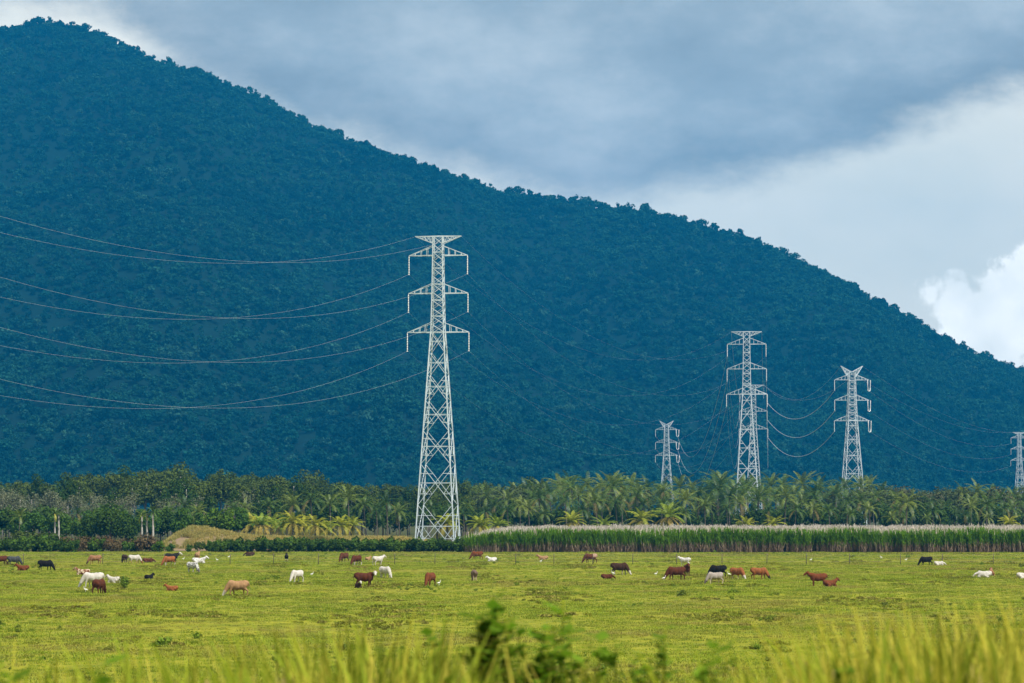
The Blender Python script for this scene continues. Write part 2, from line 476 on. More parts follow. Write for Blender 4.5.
# ------------------------------------------------------------------ scatter (stuff only)
def scatter(name, pts, scl, rotz, idx, templates, tilt=None, zs=None):
    me = bpy.data.meshes.new(name)
    pts = np.asarray(pts, np.float32)
    n = len(pts)
    me.vertices.add(n); me.vertices.foreach_set("co", pts.ravel())
    sv = np.stack([scl, scl, scl if zs is None else np.asarray(zs)], -1).astype(np.float32)
    a = me.attributes.new("scl", 'FLOAT_VECTOR', 'POINT'); a.data.foreach_set("vector", sv.ravel())
    rv = np.zeros((n, 3), np.float32); rv[:, 2] = rotz
    if tilt is not None: rv[:, :2] = tilt
    a = me.attributes.new("rot", 'FLOAT_VECTOR', 'POINT'); a.data.foreach_set("vector", rv.ravel())
    a = me.attributes.new("idx", 'INT', 'POINT'); a.data.foreach_set("value", np.asarray(idx, np.int32))
    me.update()
    o = bpy.data.objects.new(name, me); COL.objects.link(o)
    tc = bpy.data.collections.new(name + "_kinds")
    for k, tm in enumerate(templates):
        tc.objects.link(bpy.data.objects.new("%s_kind_%02d" % (name, k), tm))
    ng = bpy.data.node_groups.new(name + "_scatter", 'GeometryNodeTree')
    ng.interface.new_socket("Geometry", in_out='INPUT', socket_type='NodeSocketGeometry')
    ng.interface.new_socket("Geometry", in_out='OUTPUT', socket_type='NodeSocketGeometry')
    N = ng.nodes.new
    gi = N("NodeGroupInput"); go = N("NodeGroupOutput")
    ci = N("GeometryNodeCollectionInfo"); ci.inputs[0].default_value = tc
    ci.inputs["Separate Children"].default_value = True; ci.inputs["Reset Children"].default_value = True
    ip = N("GeometryNodeInstanceOnPoints"); ip.inputs["Pick Instance"].default_value = True

    def attr(nm, tp):
        x = N("GeometryNodeInputNamedAttribute"); x.data_type = tp; x.inputs[0].default_value = nm
        return next(s for s in x.outputs if s.enabled and s.name == "Attribute")
    L = ng.links.new
    L(gi.outputs[0], ip.inputs["Points"]); L(ci.outputs[0], ip.inputs["Instance"])
    L(attr("idx", 'INT'), ip.inputs["Instance Index"])
    er = N("FunctionNodeEulerToRotation"); L(attr("rot", 'FLOAT_VECTOR'), er.inputs[0]); L(er.outputs[0], ip.inputs["Rotation"])
    L(attr("scl", 'FLOAT_VECTOR'), ip.inputs["Scale"])
    L(ip.outputs[0], go.inputs[0])
    md = o.modifiers.new("scatter", 'NODES'); md.node_group = ng
    o['kind'] = 'stuff'
    return o


# ------------------------------------------------------------------ foliage meshes
def unit(v): return v / np.maximum(np.linalg.norm(v, axis=-1, keepdims=True), 1e-9)


def leaf_quads(C, Nn, size, rs, aspect=1.0):
    """a slightly folded leaf-clump quad at each centre C, facing about Nn"""
    n = len(C)
    r = rs.normal(size=(n, 3))
    a = unit(np.cross(Nn, r)); b = np.cross(Nn, a)
    s = (size * rs.uniform(0.55, 1.3, n))[:, None]
    q = np.stack([C + a * s * 0.5, C + b * s * 0.5 * aspect + Nn * s * .12, C - a * s * 0.5, C - b * s * 0.5 * aspect - Nn * s * .12], 1)
    return q.reshape(-1, 3)


def crown_mesh(name, seed, rx, rz, zc, n_lobe, n_leaf, size, mat, lobe=(0.28, 0.5), flat=1.0, fill=0.25):
    rs = np.random.default_rng(seed)
    d = unit(rs.normal(size=(n_lobe, 3)) * [1, 1, 0.85])
    rr = rs.uniform(0.35, 0.9, n_lobe) ** 0.7
    LC = d * rr[:, None] * [rx * 0.78, rx * 0.78, rz * 0.72]
    LR = rs.uniform(lobe[0], lobe[1], n_lobe) * min(rx, rz)
    w = LR ** 2; w /= w.sum()
    k = rs.choice(n_lobe, n_leaf, p=w)
    dd = unit(rs.normal(size=(n_leaf, 3)))
    rad = np.where(rs.random(n_leaf) < fill, rs.uniform(0.3, 1, n_leaf), rs.uniform(0.82, 1.08, n_leaf))
    C = LC[k] + dd * (LR[k] * rad)[:, None] * [1, 1, flat]
    Nn = unit(dd * 0.9 + rs.normal(size=(n_leaf, 3)) * 0.55 + [0, 0, 0.35])
    C[:, 2] += zc
    me = mesh_poly(name, leaf_quads(C, Nn, size, rs), 4)
    me.materials.append(mat)
    return me, LC + [0, 0, zc]


def trunk_mesh(name, seed, h, r0, tips, mat, fork=0.45, lean=0.04, nb=6):
    rs = random.Random(seed)
    mb = MB()
    top = Vector((rs.uniform(-lean, lean) * h, rs.uniform(-lean, lean) * h, h))
    pts = [Vector((0, 0, -0.3)), Vector((top.x * .2, top.y * .2, h * .33)), Vector((top.x * .6, top.y * .6, h * .66)), top]
    mb.tube(pts, [r0 * 1.25, r0, r0 * .8, r0 * .5], 7)
    for tp in list(tips)[:nb]:
        tp = Vector([float(q) for q in tp])
        k = rs.uniform(fork, 0.95)
        a = Vector((top.x * k, top.y * k, h * k))
        m = a.lerp(tp, 0.5) + Vector((rs.uniform(-.1, .1), rs.uniform(-.1, .1), 0.08)) * (tp - a).length
        mb.tube([a, m, tp], [r0 * .45, r0 * .3, r0 * .12], 5)
    return mb.mesh(name, [mat], True)


def palm_crown(name, seed, nf=22, L=4.6, old=0.2, mats=None, w=0.13, stiff=1.0):
    rs = random.Random(seed)
    Q = []; MI = []
    for i in range(nf):
        az = i * 2.399 + rs.uniform(-.25, .25)
        a = i / (nf - 1)                          # 0 young (upright) .. 1 old (hanging)
        el = R(84 - 100 * a ** 0.95) + rs.uniform(-.12, .12)
        ln = L * rs.uniform(0.85, 1.1) * (0.75 + 0.5 * min(a * 3, 1) * 0.5)
        mi = 1 if (a > 1 - old and rs.random() < 0.8) else 0
        ns = 13
        p = Vector((0, 0, 0)); st = ln / ns
        droop = rs.uniform(0.055, 0.105) / stiff
        tw = rs.uniform(-.3, .3)
        hd = Vector((math.cos(az), math.sin(az), 0)); sd = Vector((-math.sin(az), math.cos(az), 0))
        prev = p.copy()
        for k in range(ns):
            e = el - droop * k * (1.0 + 0.5 * math.cos(el))
            d = hd * math.cos(e) + Vector((0, 0, math.sin(e)))
            upv = (sd.cross(d)).normalized() * -1
            if upv.z < 0 and e < R(60): upv = -upv
            q = prev + d * st
            rw = 0.05 * (1 - k / ns) + 0.015
            Q += [prev - sd * rw, prev + sd * rw, q + sd * rw, q - sd * rw]; MI.append(mi)
            if k >= 1:
                prof = math.sin(math.pi * min(1, (k + 1.2) / (ns + 1.6))) ** 0.6
                ll = 0.135 * L * prof
                for sgn in (-1, 1):
                    for hh in (0.0, 0.5):
                        b = prev + d * st * hh
                        out = (sd * sgn * math.cos(tw * .3) + d * 0.55 + upv * (0.15 + tw * sgn * .3)).normalized()
                        tip = b + out * ll * rs.uniform(.85, 1.1) - Vector((0, 0, ll * rs.uniform(.25, .6)))
                        mid = b + (tip - b) * .5 + Vector((0, 0, ll * .10))
                        wd = d * w * 0.5 * (0.5 + prof * .5)
                        Q += [b - wd * .6, b + wd * .6, mid + wd, mid - wd]; MI.append(mi)
                        Q += [mid - wd, mid + wd, tip + wd * .25, tip - wd * .25]; MI.append(mi)
            prev = q
    me = mesh_poly(name, [tuple(v) for v in Q], 4, MI)
    for m in mats: me.materials.append(m)
    return me


def palm_trunk(name, seed, h, r, mat, bend=0.08):
    rs = random.Random(seed)
    mb = MB(); az = rs.uniform(0, 6.28); b = rs.uniform(.2, 1) * bend * h
    pts = []; rad = []
    n = 12
    for k in range(n + 1):
        a = k / n
        off = b * (a ** 1.6)
        pts.append((math.cos(az) * off, math.sin(az) * off, a * h - .2 * (1 - a)))
        rad.append(r * (1.5 if k == 0 else 1.08 - .38 * a + (.06 if k % 2 else 0)))
    mb.tube(pts, rad, 8)
    return mb.mesh(name, [mat], True), pts[-1]


def copy_tree(o, parent=None):
    c = o.copy(); COL.objects.link(c)
    if parent: c.parent = parent
    for ch in [k for k in PARTS.get(o.name, [])]:
        d = copy_tree(ch, c)
    return c


PARTS = {}


def part(name, me, parent, loc=(0, 0, 0), rz=0.0):
    o = link(name, me, [], parent); o.location = loc; o.rotation_euler = (0, 0, rz)
    PARTS.setdefault(parent.name, []).append(o)
    return o


class Kinds:
    """a few built plants of one kind; place() uses each original once, then copies"""
    def __init__(self, builders): self.protos = []; self.used = []; self.b = builders

    def place(self, k, loc, rz, sc, label, cat, group):
        k %= len(self.b)
        if not hasattr(self, 'd'): self.d = {}
        if k not in self.d:
            self.d[k] = self.b[k]()
            o = self.d[k]
        else:
            src = self.d[k]
            o = src.copy(); COL.objects.link(o)
            for ch in PARTS.get(src.name, []):
                c = ch.copy(); COL.objects.link(c); c.parent = o
        o.location = loc; o.rotation_euler = (0, 0, rz)
        o.scale = (sc, sc, sc) if not hasattr(sc, '__len__') else sc
        o['label'] = label; o['category'] = cat
        if group: o['group'] = group
        elif 'group' in o: del o['group']
        return o


def palm_kind(name, seed, h, L, nf, mats, old, trunk_mat='bark_palm', r=0.17, stiff=1.0, bend=0.08, dead=0):
    def f():
        e = empty(name, (0, 0, 0))
        tm, top = palm_trunk(name + "_trunk", seed, h, r, M[trunk_mat], bend)
        part("trunk", tm, e)
        part("crown", palm_crown(name + "_crown", seed, nf, L, old, [M[m] for m in mats], stiff=stiff), e, top)
        return e
    return f


def tree_kind(name, seed, h, rx, rz, n_lobe, n_leaf, size, leaf, bark, r0=0.3, lobe=(.28, .5), zc=None, flat=1.0, fill=.25, nb=7, th=None):
    def f():
        e = empty(name, (0, 0, 0))
        z = h - rz if zc is None else zc
        cm_, tips = crown_mesh(name + "_crown", seed, rx, rz, z, n_lobe, n_leaf, size, M[leaf], lobe, flat, fill)
        part("trunk", trunk_mesh(name + "_trunk", seed, (z + rz * .3) if th is None else th, r0, tips, M[bark], nb=nb), e)
        part("crown", cm_, e)
        return e
    return f


def shrub_kind(name, seed, h, rx, n_leaf, size, leaf, bark='bark_dark', n_lobe=14):
    def f():
        e = empty(name, (0, 0, 0))
        cm_, tips = crown_mesh(name + "_crown", seed, rx, h * .55, h * .48, n_lobe, n_leaf, size, M[leaf], (.35, .55), 1.0, .2)
        part("stem", trunk_mesh(name + "_stem", seed, h * .45, 0.07, tips, M[bark], .1, nb=6), e)
        part("foliage", cm_, e)
        return e
    return f


# ------------------------------------------------------------------ mountain forest (one far-off mass)
mt = []
for s in range(7):
    rx = [4.6, 5.4, 4.0, 6.2, 4.4, 3.4, 5.0][s]; rz = [3.6, 3.4, 4.0, 3.8, 3.2, 4.6, 3.0][s]
    me, tp_ = crown_mesh("canopy", 100 + s, rx * (.8 + .1 * (s % 4)), rz * (1.25 if s % 2 else .95), 0.0, 12, 300, 1.15, M['mount_leaf'], (.22, .5), .8, .35)
    mt.append(me)
NT_ = 41000
u = NR.uniform(-380, 1330, NT_ * 2); tq = NR.uniform(0.0, 1.0, NT_ * 2)
keep = NR.random(NT_ * 2) < (0.55 + 0.45 * tq)         # columns fan out with distance
u, tq = u[keep][:NT_], tq[keep][:NT_]
ru = NR.uniform(-380, 1330, 3200)                        # the ridge line itself
u = np.concatenate([u, ru]); tq = np.concatenate([tq, 1.0 + NR.uniform(-0.03, 0.010, 3200)])
x_, y_, z_ = mount_xyz(u, tq)
sc_ = NR.lognormal(0.0, 0.36, len(u)); sc_ = np.clip(sc_, .5, 2.0) * 1.2
hgt = NR.uniform(2.5, 5.5, len(u)) * sc_
em = NR.random(len(u)) < 0.05
hgt[em] += 4
pts_ = np.stack([x_, y_, z_ + hgt - 1.5], -1)
scatter("mountain_forest", pts_, sc_, NR.uniform(0, 6.28, len(u)), NR.integers(0, 7, len(u)), mt)

# ------------------------------------------------------------------ pylons
PYL = {}


def pylon(kind, H, arms, half, body, base_half):
    """children: lattice_body, crossarm (six), earthwire_bracket (two), insulator (six)"""
    steel = [M['steel']]

    def hw(z):
        return float(np.interp(z, [q[0] for q in body], [q[1] for q in body]))

    def corner(z, sx_, sy_): return Vector((sx_ * hw(z), sy_ * hw(z), z))
    e = empty("transmission_pylon", (0, 0, 0))
    b = MB()
    C4 = [(-1, -1), (1, -1), (1, 1), (-1, 1)]
    lv = [q[0] for q in body]
    for (z0, z1) in zip(lv, lv[1:]):
        for c in C4: b.bar(corner(z0, *c), corner(z1, *c), 0.22 if z0 < arms[2] else 0.165)
    xl = [0.0, 9.0, 17.0, 23.5, 29.5, 34.6, 39.0, arms[2]]
    for i, (z0, z1) in enumerate(zip(xl, xl[1:])):
        zm = (z0 + z1) / 2
        for c, d in zip(C4, C4[1:] + C4[:1]):
            b.bar(corner(z0, *c), corner(z1, *d), 0.095); b.bar(corner(z0, *d), corner(z1, *c), 0.095)
            # height of the crossing of the two diagonals
            w0, w1 = hw(z0), hw(z1); zc = z0 + (z1 - z0) * w0 / (w0 + w1)
            mid = (corner(zc, *c) + corner(zc, *d)) / 2
            b.bar(corner(zc, *c), corner(zc, *d), 0.09)
            if i < 5:
                q = 0.5
                for k in (c, d):
                    b.bar(corner(z0 + (zc - z0) * .5, *k), corner(z0, *k).lerp(mid, .5), 0.10)
                    b.bar(corner(zc + (z1 - zc) * .5, *k), corner(z1, *k).lerp(mid, .5), 0.10)
                    b.bar(corner(zc, *k), corner(z0, *k).lerp(mid, .5), 0.09)
            if i == 0:
                b.bar(corner(z0 + 1.2, *c), corner(z0 + 1.2, *d), 0.12)
    z = arms[2]; k = 0
    top = lv[-1]
    nlev = 12
    zl = [z + (top - z) * i / nlev for i in range(nlev + 1)]
    for i, (z0, z1) in enumerate(zip(zl, zl[1:])):
        for j, (c, d) in enumerate(zip(C4, C4[1:] + C4[:1])):
            if (j % 2): c, d = d, c
            b.bar(corner(z0, *d), corner(z1, *c), 0.11)
            b.bar(corner(z0, *c), corner(z1, *d), 0.045)
            if i % 2 == 0: b.bar(corner(z0, *c), corner(z0, *d), 0.13)
    part("lattice_body", b.mesh("lattice_body", steel), e)
    att = {}
    rise = 1.9
    for ai, (za, hs) in enumerate(zip(arms, half)):
        for sgn in (-1, 1):
            a = MB(); tip = Vector((sgn * hs, 0, za))
            for sy_ in (-1, 1):
                p0 = corner(za, sgn, sy_); p1 = corner(za + rise, sgn, sy_)
                a.bar(p0, tip, 0.14); a.bar(p1, tip, 0.11)
                nn = 3
                for q in range(1, nn + 1):
                    f0 = q / (nn + 1); f1 = (q - .5) / (nn + 1)
                    a.bar(p0.lerp(tip, f0), p1.lerp(tip, f1 + .12), 0.09)
                    a.bar(p0.lerp(tip, f0), p1.lerp(tip, f0), 0.07)
            for f0 in (.0, .33, .66):
                a.bar(corner(za, sgn, -1).lerp(tip, f0), corner(za, sgn, 1).lerp(tip, f0), 0.09)
            part("crossarm", a.mesh("crossarm", steel), e)
            il = 3.7
            s = MB()
            if kind == 'strain' and sgn > 0:
                # hanging jumper loop between two strain strings
                n = 14
                lp = [tip + Vector((-.75 + 1.5 * (i / n), -.9 + 1.8 * (i / n), -il * 1.05 * (1 - (2 * i / n - 1) ** 4))) for i in range(n + 1)]
                s.tube(lp, 0.11, 5)
                for q in (-.55, .6): s.tube([tip + Vector((q, q, -.05)), tip + Vector((q, q, -il))], 0.09, 5)
            else:
                ps = []; rr = []
                for i in range(15):
                    zq = -0.15 - (il - .3) * i / 14
                    ps.append(tip + Vector((0, 0, zq))); rr.append(0.115 if i % 2 else 0.055)
                s.tube(ps, rr, 7)
                s.bar(tip, tip + Vector((0, 0, -.25)), 0.09)
                s.bar(tip + Vector((0, -.35, -il)), tip + Vector((0, .35, -il)), 0.16)
            part("insulator", s.mesh("insulator", [M['insul']], False), e)
            att[(ai, sgn)] = tip + Vector((0, 0, -il))
    for sgn in (-1, 1):
        a = MB()
        if kind == 'flat':
            tip = Vector((sgn * 4.6, 0, H)); lowz = arms[0] + 2.4
            for sy_ in (-1, 1):
                pt = corner(top, sgn, sy_); pb = corner(lowz, sgn, sy_)
                a.bar(Vector((0, sy_ * hw(top), H)), Vector((tip.x, sy_ * .15, H)), 0.13); a.bar(pb, Vector((tip.x, sy_ * .15, H)), 0.13)
                for q in (0.0, .25, .5, .72):
                    p = Vector((pt.x, pt.y, H)).lerp(tip, q); r_ = pb.lerp(tip, min(1, q + .14))
                    a.bar(p, r_, 0.09)
                    a.bar(pb.lerp(tip, min(1, q + .14)), Vector((pt.x, pt.y, H)).lerp(tip, min(1, q + .25)), 0.09)
        else:
            tip = Vector((sgn * 3.8, 0, H)); lowz = arms[0] + 0.9
            for sy_ in (-1, 1):
                pb = corner(lowz, sgn, sy_); pt = corner(top, -sgn * .1, sy_)
                a.bar(pb, tip, 0.20); a.bar(pt, tip, 0.17)
                for q in (.2, .45, .7):
                    a.bar(pb.lerp(tip, q), pt.lerp(tip, q), 0.09); a.bar(pb.lerp(tip, q), pt.lerp(tip, min(1, q + .2)), 0.09)
        part("earthwire_bracket", a.mesh("earthwire_bracket", steel), e)
        att[('e', sgn)] = tip.copy()
    return e, att


bodyA = [(0, 3.95), (9.0, 3.42), (23.5, 2.52), (43.0, 1.26), (50.7, 1.08), (60.1, .94), (62.0, .94)]
bodyB = [(0, 4.2), (9.0, 3.6), (23.5, 2.6), (38.7, 1.55), (46, 1.30), (54.2, 1.10), (55.4, 1.05)]
pa, attA = pylon('flat', 62.0, (58.2, 50.7, 43.0), (5.85, 5.95, 6.15), bodyA, 4.35)
pb_, attB = pylon('strain', 57.6, (52.8, 45.8, 38.7), (6.05, 6.05, 6.2), bodyB, 4.2)
PLACED = {}


def put_pylon(key, src, att, loc, rz, sc, label):
    if src.get('label') is None:
        o = src
    else:
        o = src.copy(); COL.objects.link(o)
        for ch in PARTS[src.name]:
            c = ch.copy(); COL.objects.link(c); c.parent = o
    o.location = loc; o.rotation_euler = (0, 0, R(rz)); o.scale = (sc, sc, sc)
    tag(o, label, "pylon", "steel lattice pylons of the power line")
    mtx = Matrix.Translation(loc) @ Matrix.Rotation(R(rz), 4, 'Z') @ Matrix.Scale(sc, 4)
    PLACED[key] = {k: mtx @ v for k, v in att.items()}
    return o


put_pylon('main', pa, attA, Vector(((438.0 - 512) / F * 560, 560, 0)), -8, 1.0, "largest pale steel pylon, standing behind the dark hedge left of the cane field")
put_pylon('second', pa, attA, Vector(((747 - 512) / F * 861, 861, 0)), -6, 1.0, "tall flat-topped pylon rising from the palms above the cane, in front of a smaller one")
put_pylon('third', pa, attA, Vector(((753.5 - 512) / F * 1230, 1230, 0.0)), -4, 1.0, "pylon mostly hidden directly behind the tall flat-topped one among the palms")
put_pylon('near', pa, attA, Vector((-89.3, 300, 0)), -14, 0.82, "next pylon of the line, standing in the pasture beyond the left picture edge")
put_pylon('strain', pb_, attB, Vector(((852 - 512) / F * 980, 980, 0)), 6, 1.0, "pylon with V-shaped top and hanging jumper loops, rising from palms")
put_pylon('small', pb_, attB, Vector(((666.5 - 512) / F * 1400, 1400, 0)), -10, 0.90, "smallest V-topped pylon, far off left of the tall flat-topped one")
put_pylon('edge', pa, attA, Vector(((1019 - 512) / F * 1640, 1640, 0)), 10, 0.85, "far pylon cut off by the right edge of the picture")


def cable(A, B, sag, label, r=0.055, n=36):
    A, B = Vector(A), Vector(B)
    pts = [A.lerp(B, i / n) - Vector((0, 0, 4 * sag * (i / n) * (1 - i / n))) for i in range(n + 1)]
    base = A.copy()
    mb = MB(); mb.tube([p - base for p in pts], r, 5)
    o = link("power_cable", mb.mesh("power_cable", [M['cable']], True))
    o.location = base
    tag(o, label, "cable", "cables of the power line")
    return o


LV = {0: "upper", 1: "middle", 2: "lower"}
for lvl in (0, 1, 2):
    for sgn in (-1, 1):
        sd = "left" if sgn < 0 else "right"
        cable(PLACED['main'][(lvl, sgn)], PLACED['near'][(lvl, sgn)], 12.4, f"sagging {LV[lvl]} cable from the largest pylon's {sd} arm off to the picture's left", 0.009)
        cable(PLACED['main'][(lvl, sgn)], PLACED['second'][(lvl, sgn)], 17.5, f"thin {LV[lvl]} cable from the largest pylon's {sd} arm to the tall one over palms", 0.0045)
        cable(PLACED['second'][(lvl, sgn)], PLACED['third'][(lvl, sgn)], 16, f"{LV[lvl]} cable from the tall flat-topped pylon's {sd} arm to the pylon right behind", 0.02)
    cable(PLACED['third'][(lvl, 1)], PLACED['strain'][(lvl, -1)], 8.5, f"bright {LV[lvl]} cable sagging left of the V-topped pylon with jumper loops", 0.085)
    cable(PLACED['second'][(lvl, -1)], PLACED['small'][(lvl, 1)], 19, f"{LV[lvl]} cable from the smallest V-topped pylon to the tall flat-topped one", 0.042)
    cable(PLACED['strain'][(lvl, 1)], PLACED['edge'][(lvl, -1)], 8, f"faint {LV[lvl]} cable running right from the looped pylon to the edge one", 0.012)
    cable(PLACED['third'][(lvl, -1)], PLACED['small'][(lvl, -1)], 14, f"{LV[lvl]} cable from the smallest V-topped pylon's left arm toward the hidden pylon", 0.022)
for sgn in (-1, 1):
    sd = "left" if sgn < 0 else "right"
    cable(PLACED['main'][('e', sgn)], PLACED['near'][('e', sgn)], 10.2, f"top {sd} earth wire from the largest pylon off to the picture's left", 0.009)
    cable(PLACED['main'][('e', sgn)], PLACED['second'][('e', sgn)], 15.5, f"topmost {sd} earth wire between the largest pylon and the tall one over palms", 0.004)
    cable(PLACED['second'][('e', sgn)], PLACED['third'][('e', sgn)], 12, f"topmost {sd} earth wire from the tall flat-topped pylon to the one behind", 0.026)
    cable(PLACED['third'][('e', 1)], PLACED['strain'][('e', sgn)], 9, f"topmost earth wire to the {sd} horn of the looped V-topped pylon", 0.022)
    cable(PLACED['strain'][('e', sgn)], PLACED['edge'][('e', sgn)], 7, f"topmost earth wire from the looped pylon's {sd} horn to the edge one", 0.011)

# ------------------------------------------------------------------ trees behind
def base_at(px, Y, z=0.0):
    return Vector(((px - 512) / F * Y, Y, z))


def top_h(py, Y): return CAM_Z + (510 - py) / F * Y


def seg(px):
    """the landmark a spot in the belt stands by"""
    for lim, s in ((62, "at the far left end"), (130, "above the reddish bushes"), (245, "behind the dry grass mound"), (350, "between mound and largest pylon"),
                   (412, "just left of the largest pylon"), (470, "behind the largest pylon's legs"), (560, "right of the largest pylon"), (640, "left of the smallest pylon"),
                   (705, "below the smallest pylon"), (790, "below the paired pylons"), (885, "below the looped V-topped pylon"), (960, "right of the looped V-topped pylon")):
        if px < lim: return s
    return "by the right edge"


tall = Kinds([tree_kind("tall_tree", 21, 24, 5.2, 7.5, 16, 1500, 0.75, 'leaf_tall', 'bark_grey', .3),
              tree_kind("tall_tree", 22, 24, 4.4, 8.5, 15, 1400, 0.75, 'leaf_tall', 'bark_grey', .28),
              tree_kind("tall_tree", 23, 24, 6.0, 6.8, 18, 1700, 0.75, 'leaf_tall', 'bark_grey', .32, lobe=(.3, .55)),
              tree_kind("tall_tree", 24, 24, 5.0, 7.8, 13, 1300, 0.75, 'leaf_dark', 'bark_grey', .3)])
grey = Kinds([tree_kind("pale_tree", 31, 20, 3.6, 7.0, 20, 800, 0.5, 'leaf_grey', 'bark_grey', .22, lobe=(.3, .5), nb=18, fill=.5),
              tree_kind("pale_tree", 32, 20, 3.2, 7.8, 18, 700, 0.5, 'leaf_grey', 'bark_pale', .20, lobe=(.3, .5), nb=16, fill=.5),
              tree_kind("pale_tree", 33, 20, 4.0, 6.6, 22, 900, 0.5, 'leaf_grey', 'bark_grey', .22, lobe=(.3, .5), nb=18, fill=.5)])
olive = Kinds([tree_kind("olive_tree", 41, 18, 6.0, 6.5, 20, 1700, 0.65, 'leaf_olive', 'bark_grey', .3),
               tree_kind("olive_tree", 42, 18, 5.0, 7.0, 16, 1500, 0.65, 'leaf_olive', 'bark_grey', .3)])
dark = Kinds([tree_kind("spreading_tree", 51, 12, 5.6, 5.4, 18, 2100, 0.62, 'leaf_dark', 'bark_dark', .35, lobe=(.3, .5)),
              tree_kind("spreading_tree", 52, 12, 5.0, 5.6, 16, 1900, 0.62, 'leaf_dark', 'bark_dark', .33)])
bright = Kinds([tree_kind("bushy_tree", 61, 10, 3.6, 4.2, 14, 1100, 0.6, 'leaf_bright', 'bark_dark', .2),
                tree_kind("bushy_tree", 62, 10, 3.0, 4.6, 12, 1000, 0.65, 'leaf_bright', 'bark_dark', .2),
                tree_kind("bushy_tree", 63, 10, 4.2, 4.0, 15, 1300, 0.6, 'leaf_dark', 'bark_dark', .2)])

prof = np.array([(-60, 474), (0, 476), (30, 474), (60, 468), (100, 465), (130, 461), (150, 459), (175, 463), (205, 465), (240, 464), (280, 467), (310, 466), (330, 472),
                 (360, 475), (385, 477), (410, 477), (430, 474), (455, 474), (480, 477), (500, 478), (530, 472), (560, 484)], float)
px = -50
i = 0
while px < 545:
    Y_ = rnd.uniform(850, 960)
    py = np.interp(px, prof[:, 0], prof[:, 1]) + rnd.uniform(-2.5, 6)
    h = top_h(py, Y_)
    k = rnd.choice([0, 1, 2, 3, 0, 1])
    tall.place(k, base_at(px, Y_), rnd.uniform(0, 6.28), (h / 24 * rnd.uniform(.85, 1.1), h / 24 * rnd.uniform(.85, 1.1), h / 24),
               f"tall {'dark ' if k == 3 else ''}green forest tree on the skyline {seg(px)}", "tree", f"{'dark ' if k == 3 else ''}tall forest trees {seg(px)}")
    px += rnd.uniform(7, 13)
px = -40
while px < 480:                                           # a second, lower rank in front of them
    Y_ = rnd.uniform(760, 830)
    h = top_h(np.interp(px, prof[:, 0], prof[:, 1]) + rnd.uniform(12, 24), Y_)
    k = rnd.choice([0, 1, 2, 3, 3])
    if px > 105 or rnd.random() < .25:
        tall.place(k, base_at(px, Y_), rnd.uniform(0, 6.28), h / 24 * rnd.uniform(1.0, 1.15),
                   f"mid-height {'dark ' if k == 3 else ''}green tree in front of taller forest {seg(px)}", "tree", f"mid-height {'dark ' if k == 3 else ''}trees {seg(px)}")
    px += rnd.uniform(9, 16)
px = -30
while px < 250:
    Y_ = rnd.uniform(690, 770)
    if px < 115 or rnd.random() < .45:
        h = top_h(rnd.uniform(479, 492) + (0 if px < 115 else 4), Y_)
        grey.place(rnd.randrange(3), base_at(px, Y_), rnd.uniform(0, 6.28), h / 20,
                   f"slender grey sparse-leaved tree with pale bare branches {seg(px)}", "tree", f"slender grey trees {seg(px)}")
    px += rnd.uniform(4.5, 7.5)
for px in (470, 486, 505, 520, 536, 835, 858, 880, 897, 905, 918, 930, 944, 957, 968, 980, 1000, 1022, 640, 705, 720, 790, 812, 590, 610):
    Y_ = rnd.uniform(840, 920)
    h = top_h((476 if 500 < px < 540 else 479) + rnd.uniform(-2, 5) + (4 if 560 < px < 830 else 0), Y_)
    olive.place(rnd.randrange(2), base_at(px, Y_), rnd.uniform(0, 6.28), h / 18,
                f"dull olive round-crowned tree rising behind the palms {seg(px)}", "tree", f"olive trees {seg(px)}")
# left: mixed garden trees
dark.place(0, base_at(112, 600), 1.0, top_h(502, 600) / 12 * 1.02, "broad dark green spreading tree above the reddish bushes, left of pale trunks", "tree", None)
dark.place(1, base_at(92, 606), 2.0, top_h(512, 606) / 12, "smaller dark green tree touching the broad spreading tree's left side", "tree", None)
dark.place(1, base_at(127, 612), 4.0, top_h(508, 612) / 12 * .9, "dark green tree tucked between the broad tree and white palm trunks", "tree", None)
dark.place(0, base_at(205, 690), 0.4, top_h(490, 690) / 12 * .9, "dark round tree behind the dry mound's crest", "tree", None)
dark.place(0, base_at(247, 700), 2.4, top_h(486, 700) / 12 * .9, "very dark round tree above the right end of the dry mound", "tree", None)
dark.place(1, base_at(330, 720), 2.4, top_h(487, 720) / 12 * .9, "dark bushy tree between tall coconut palms left of the largest pylon", "tree", None)
px = -15
i = 0
while px < 250:
    Y_ = rnd.uniform(610, 670)
    h = top_h(rnd.uniform(502, 517), Y_)
    k = rnd.choice([0, 1, 0, 1, 2])
    bright.place(k, base_at(px, Y_), rnd.uniform(0, 6.28), h / 10,
                 f"{'dark' if k == 2 else 'light'} green bushy tree, lower rank {seg(px)}", "tree", f"{'dark' if k == 2 else 'light'} green bushy trees {seg(px)}")
    px += rnd.uniform(6, 11)
for px in list(range(255, 470, 13)) + list(range(470, 1050, 15)):   # understorey among the palms
    Y_ = rnd.uniform(735, 800)
    h = top_h(rnd.uniform(503, 514), Y_)
    bright.place(2, base_at(px + rnd.uniform(-4, 4), Y_), rnd.uniform(0, 6.28), h / 10 * 1.1,
                 f"dark understorey tree in the shade among palm trunks {seg(px)}", "tree", f"understorey trees {seg(px)}")

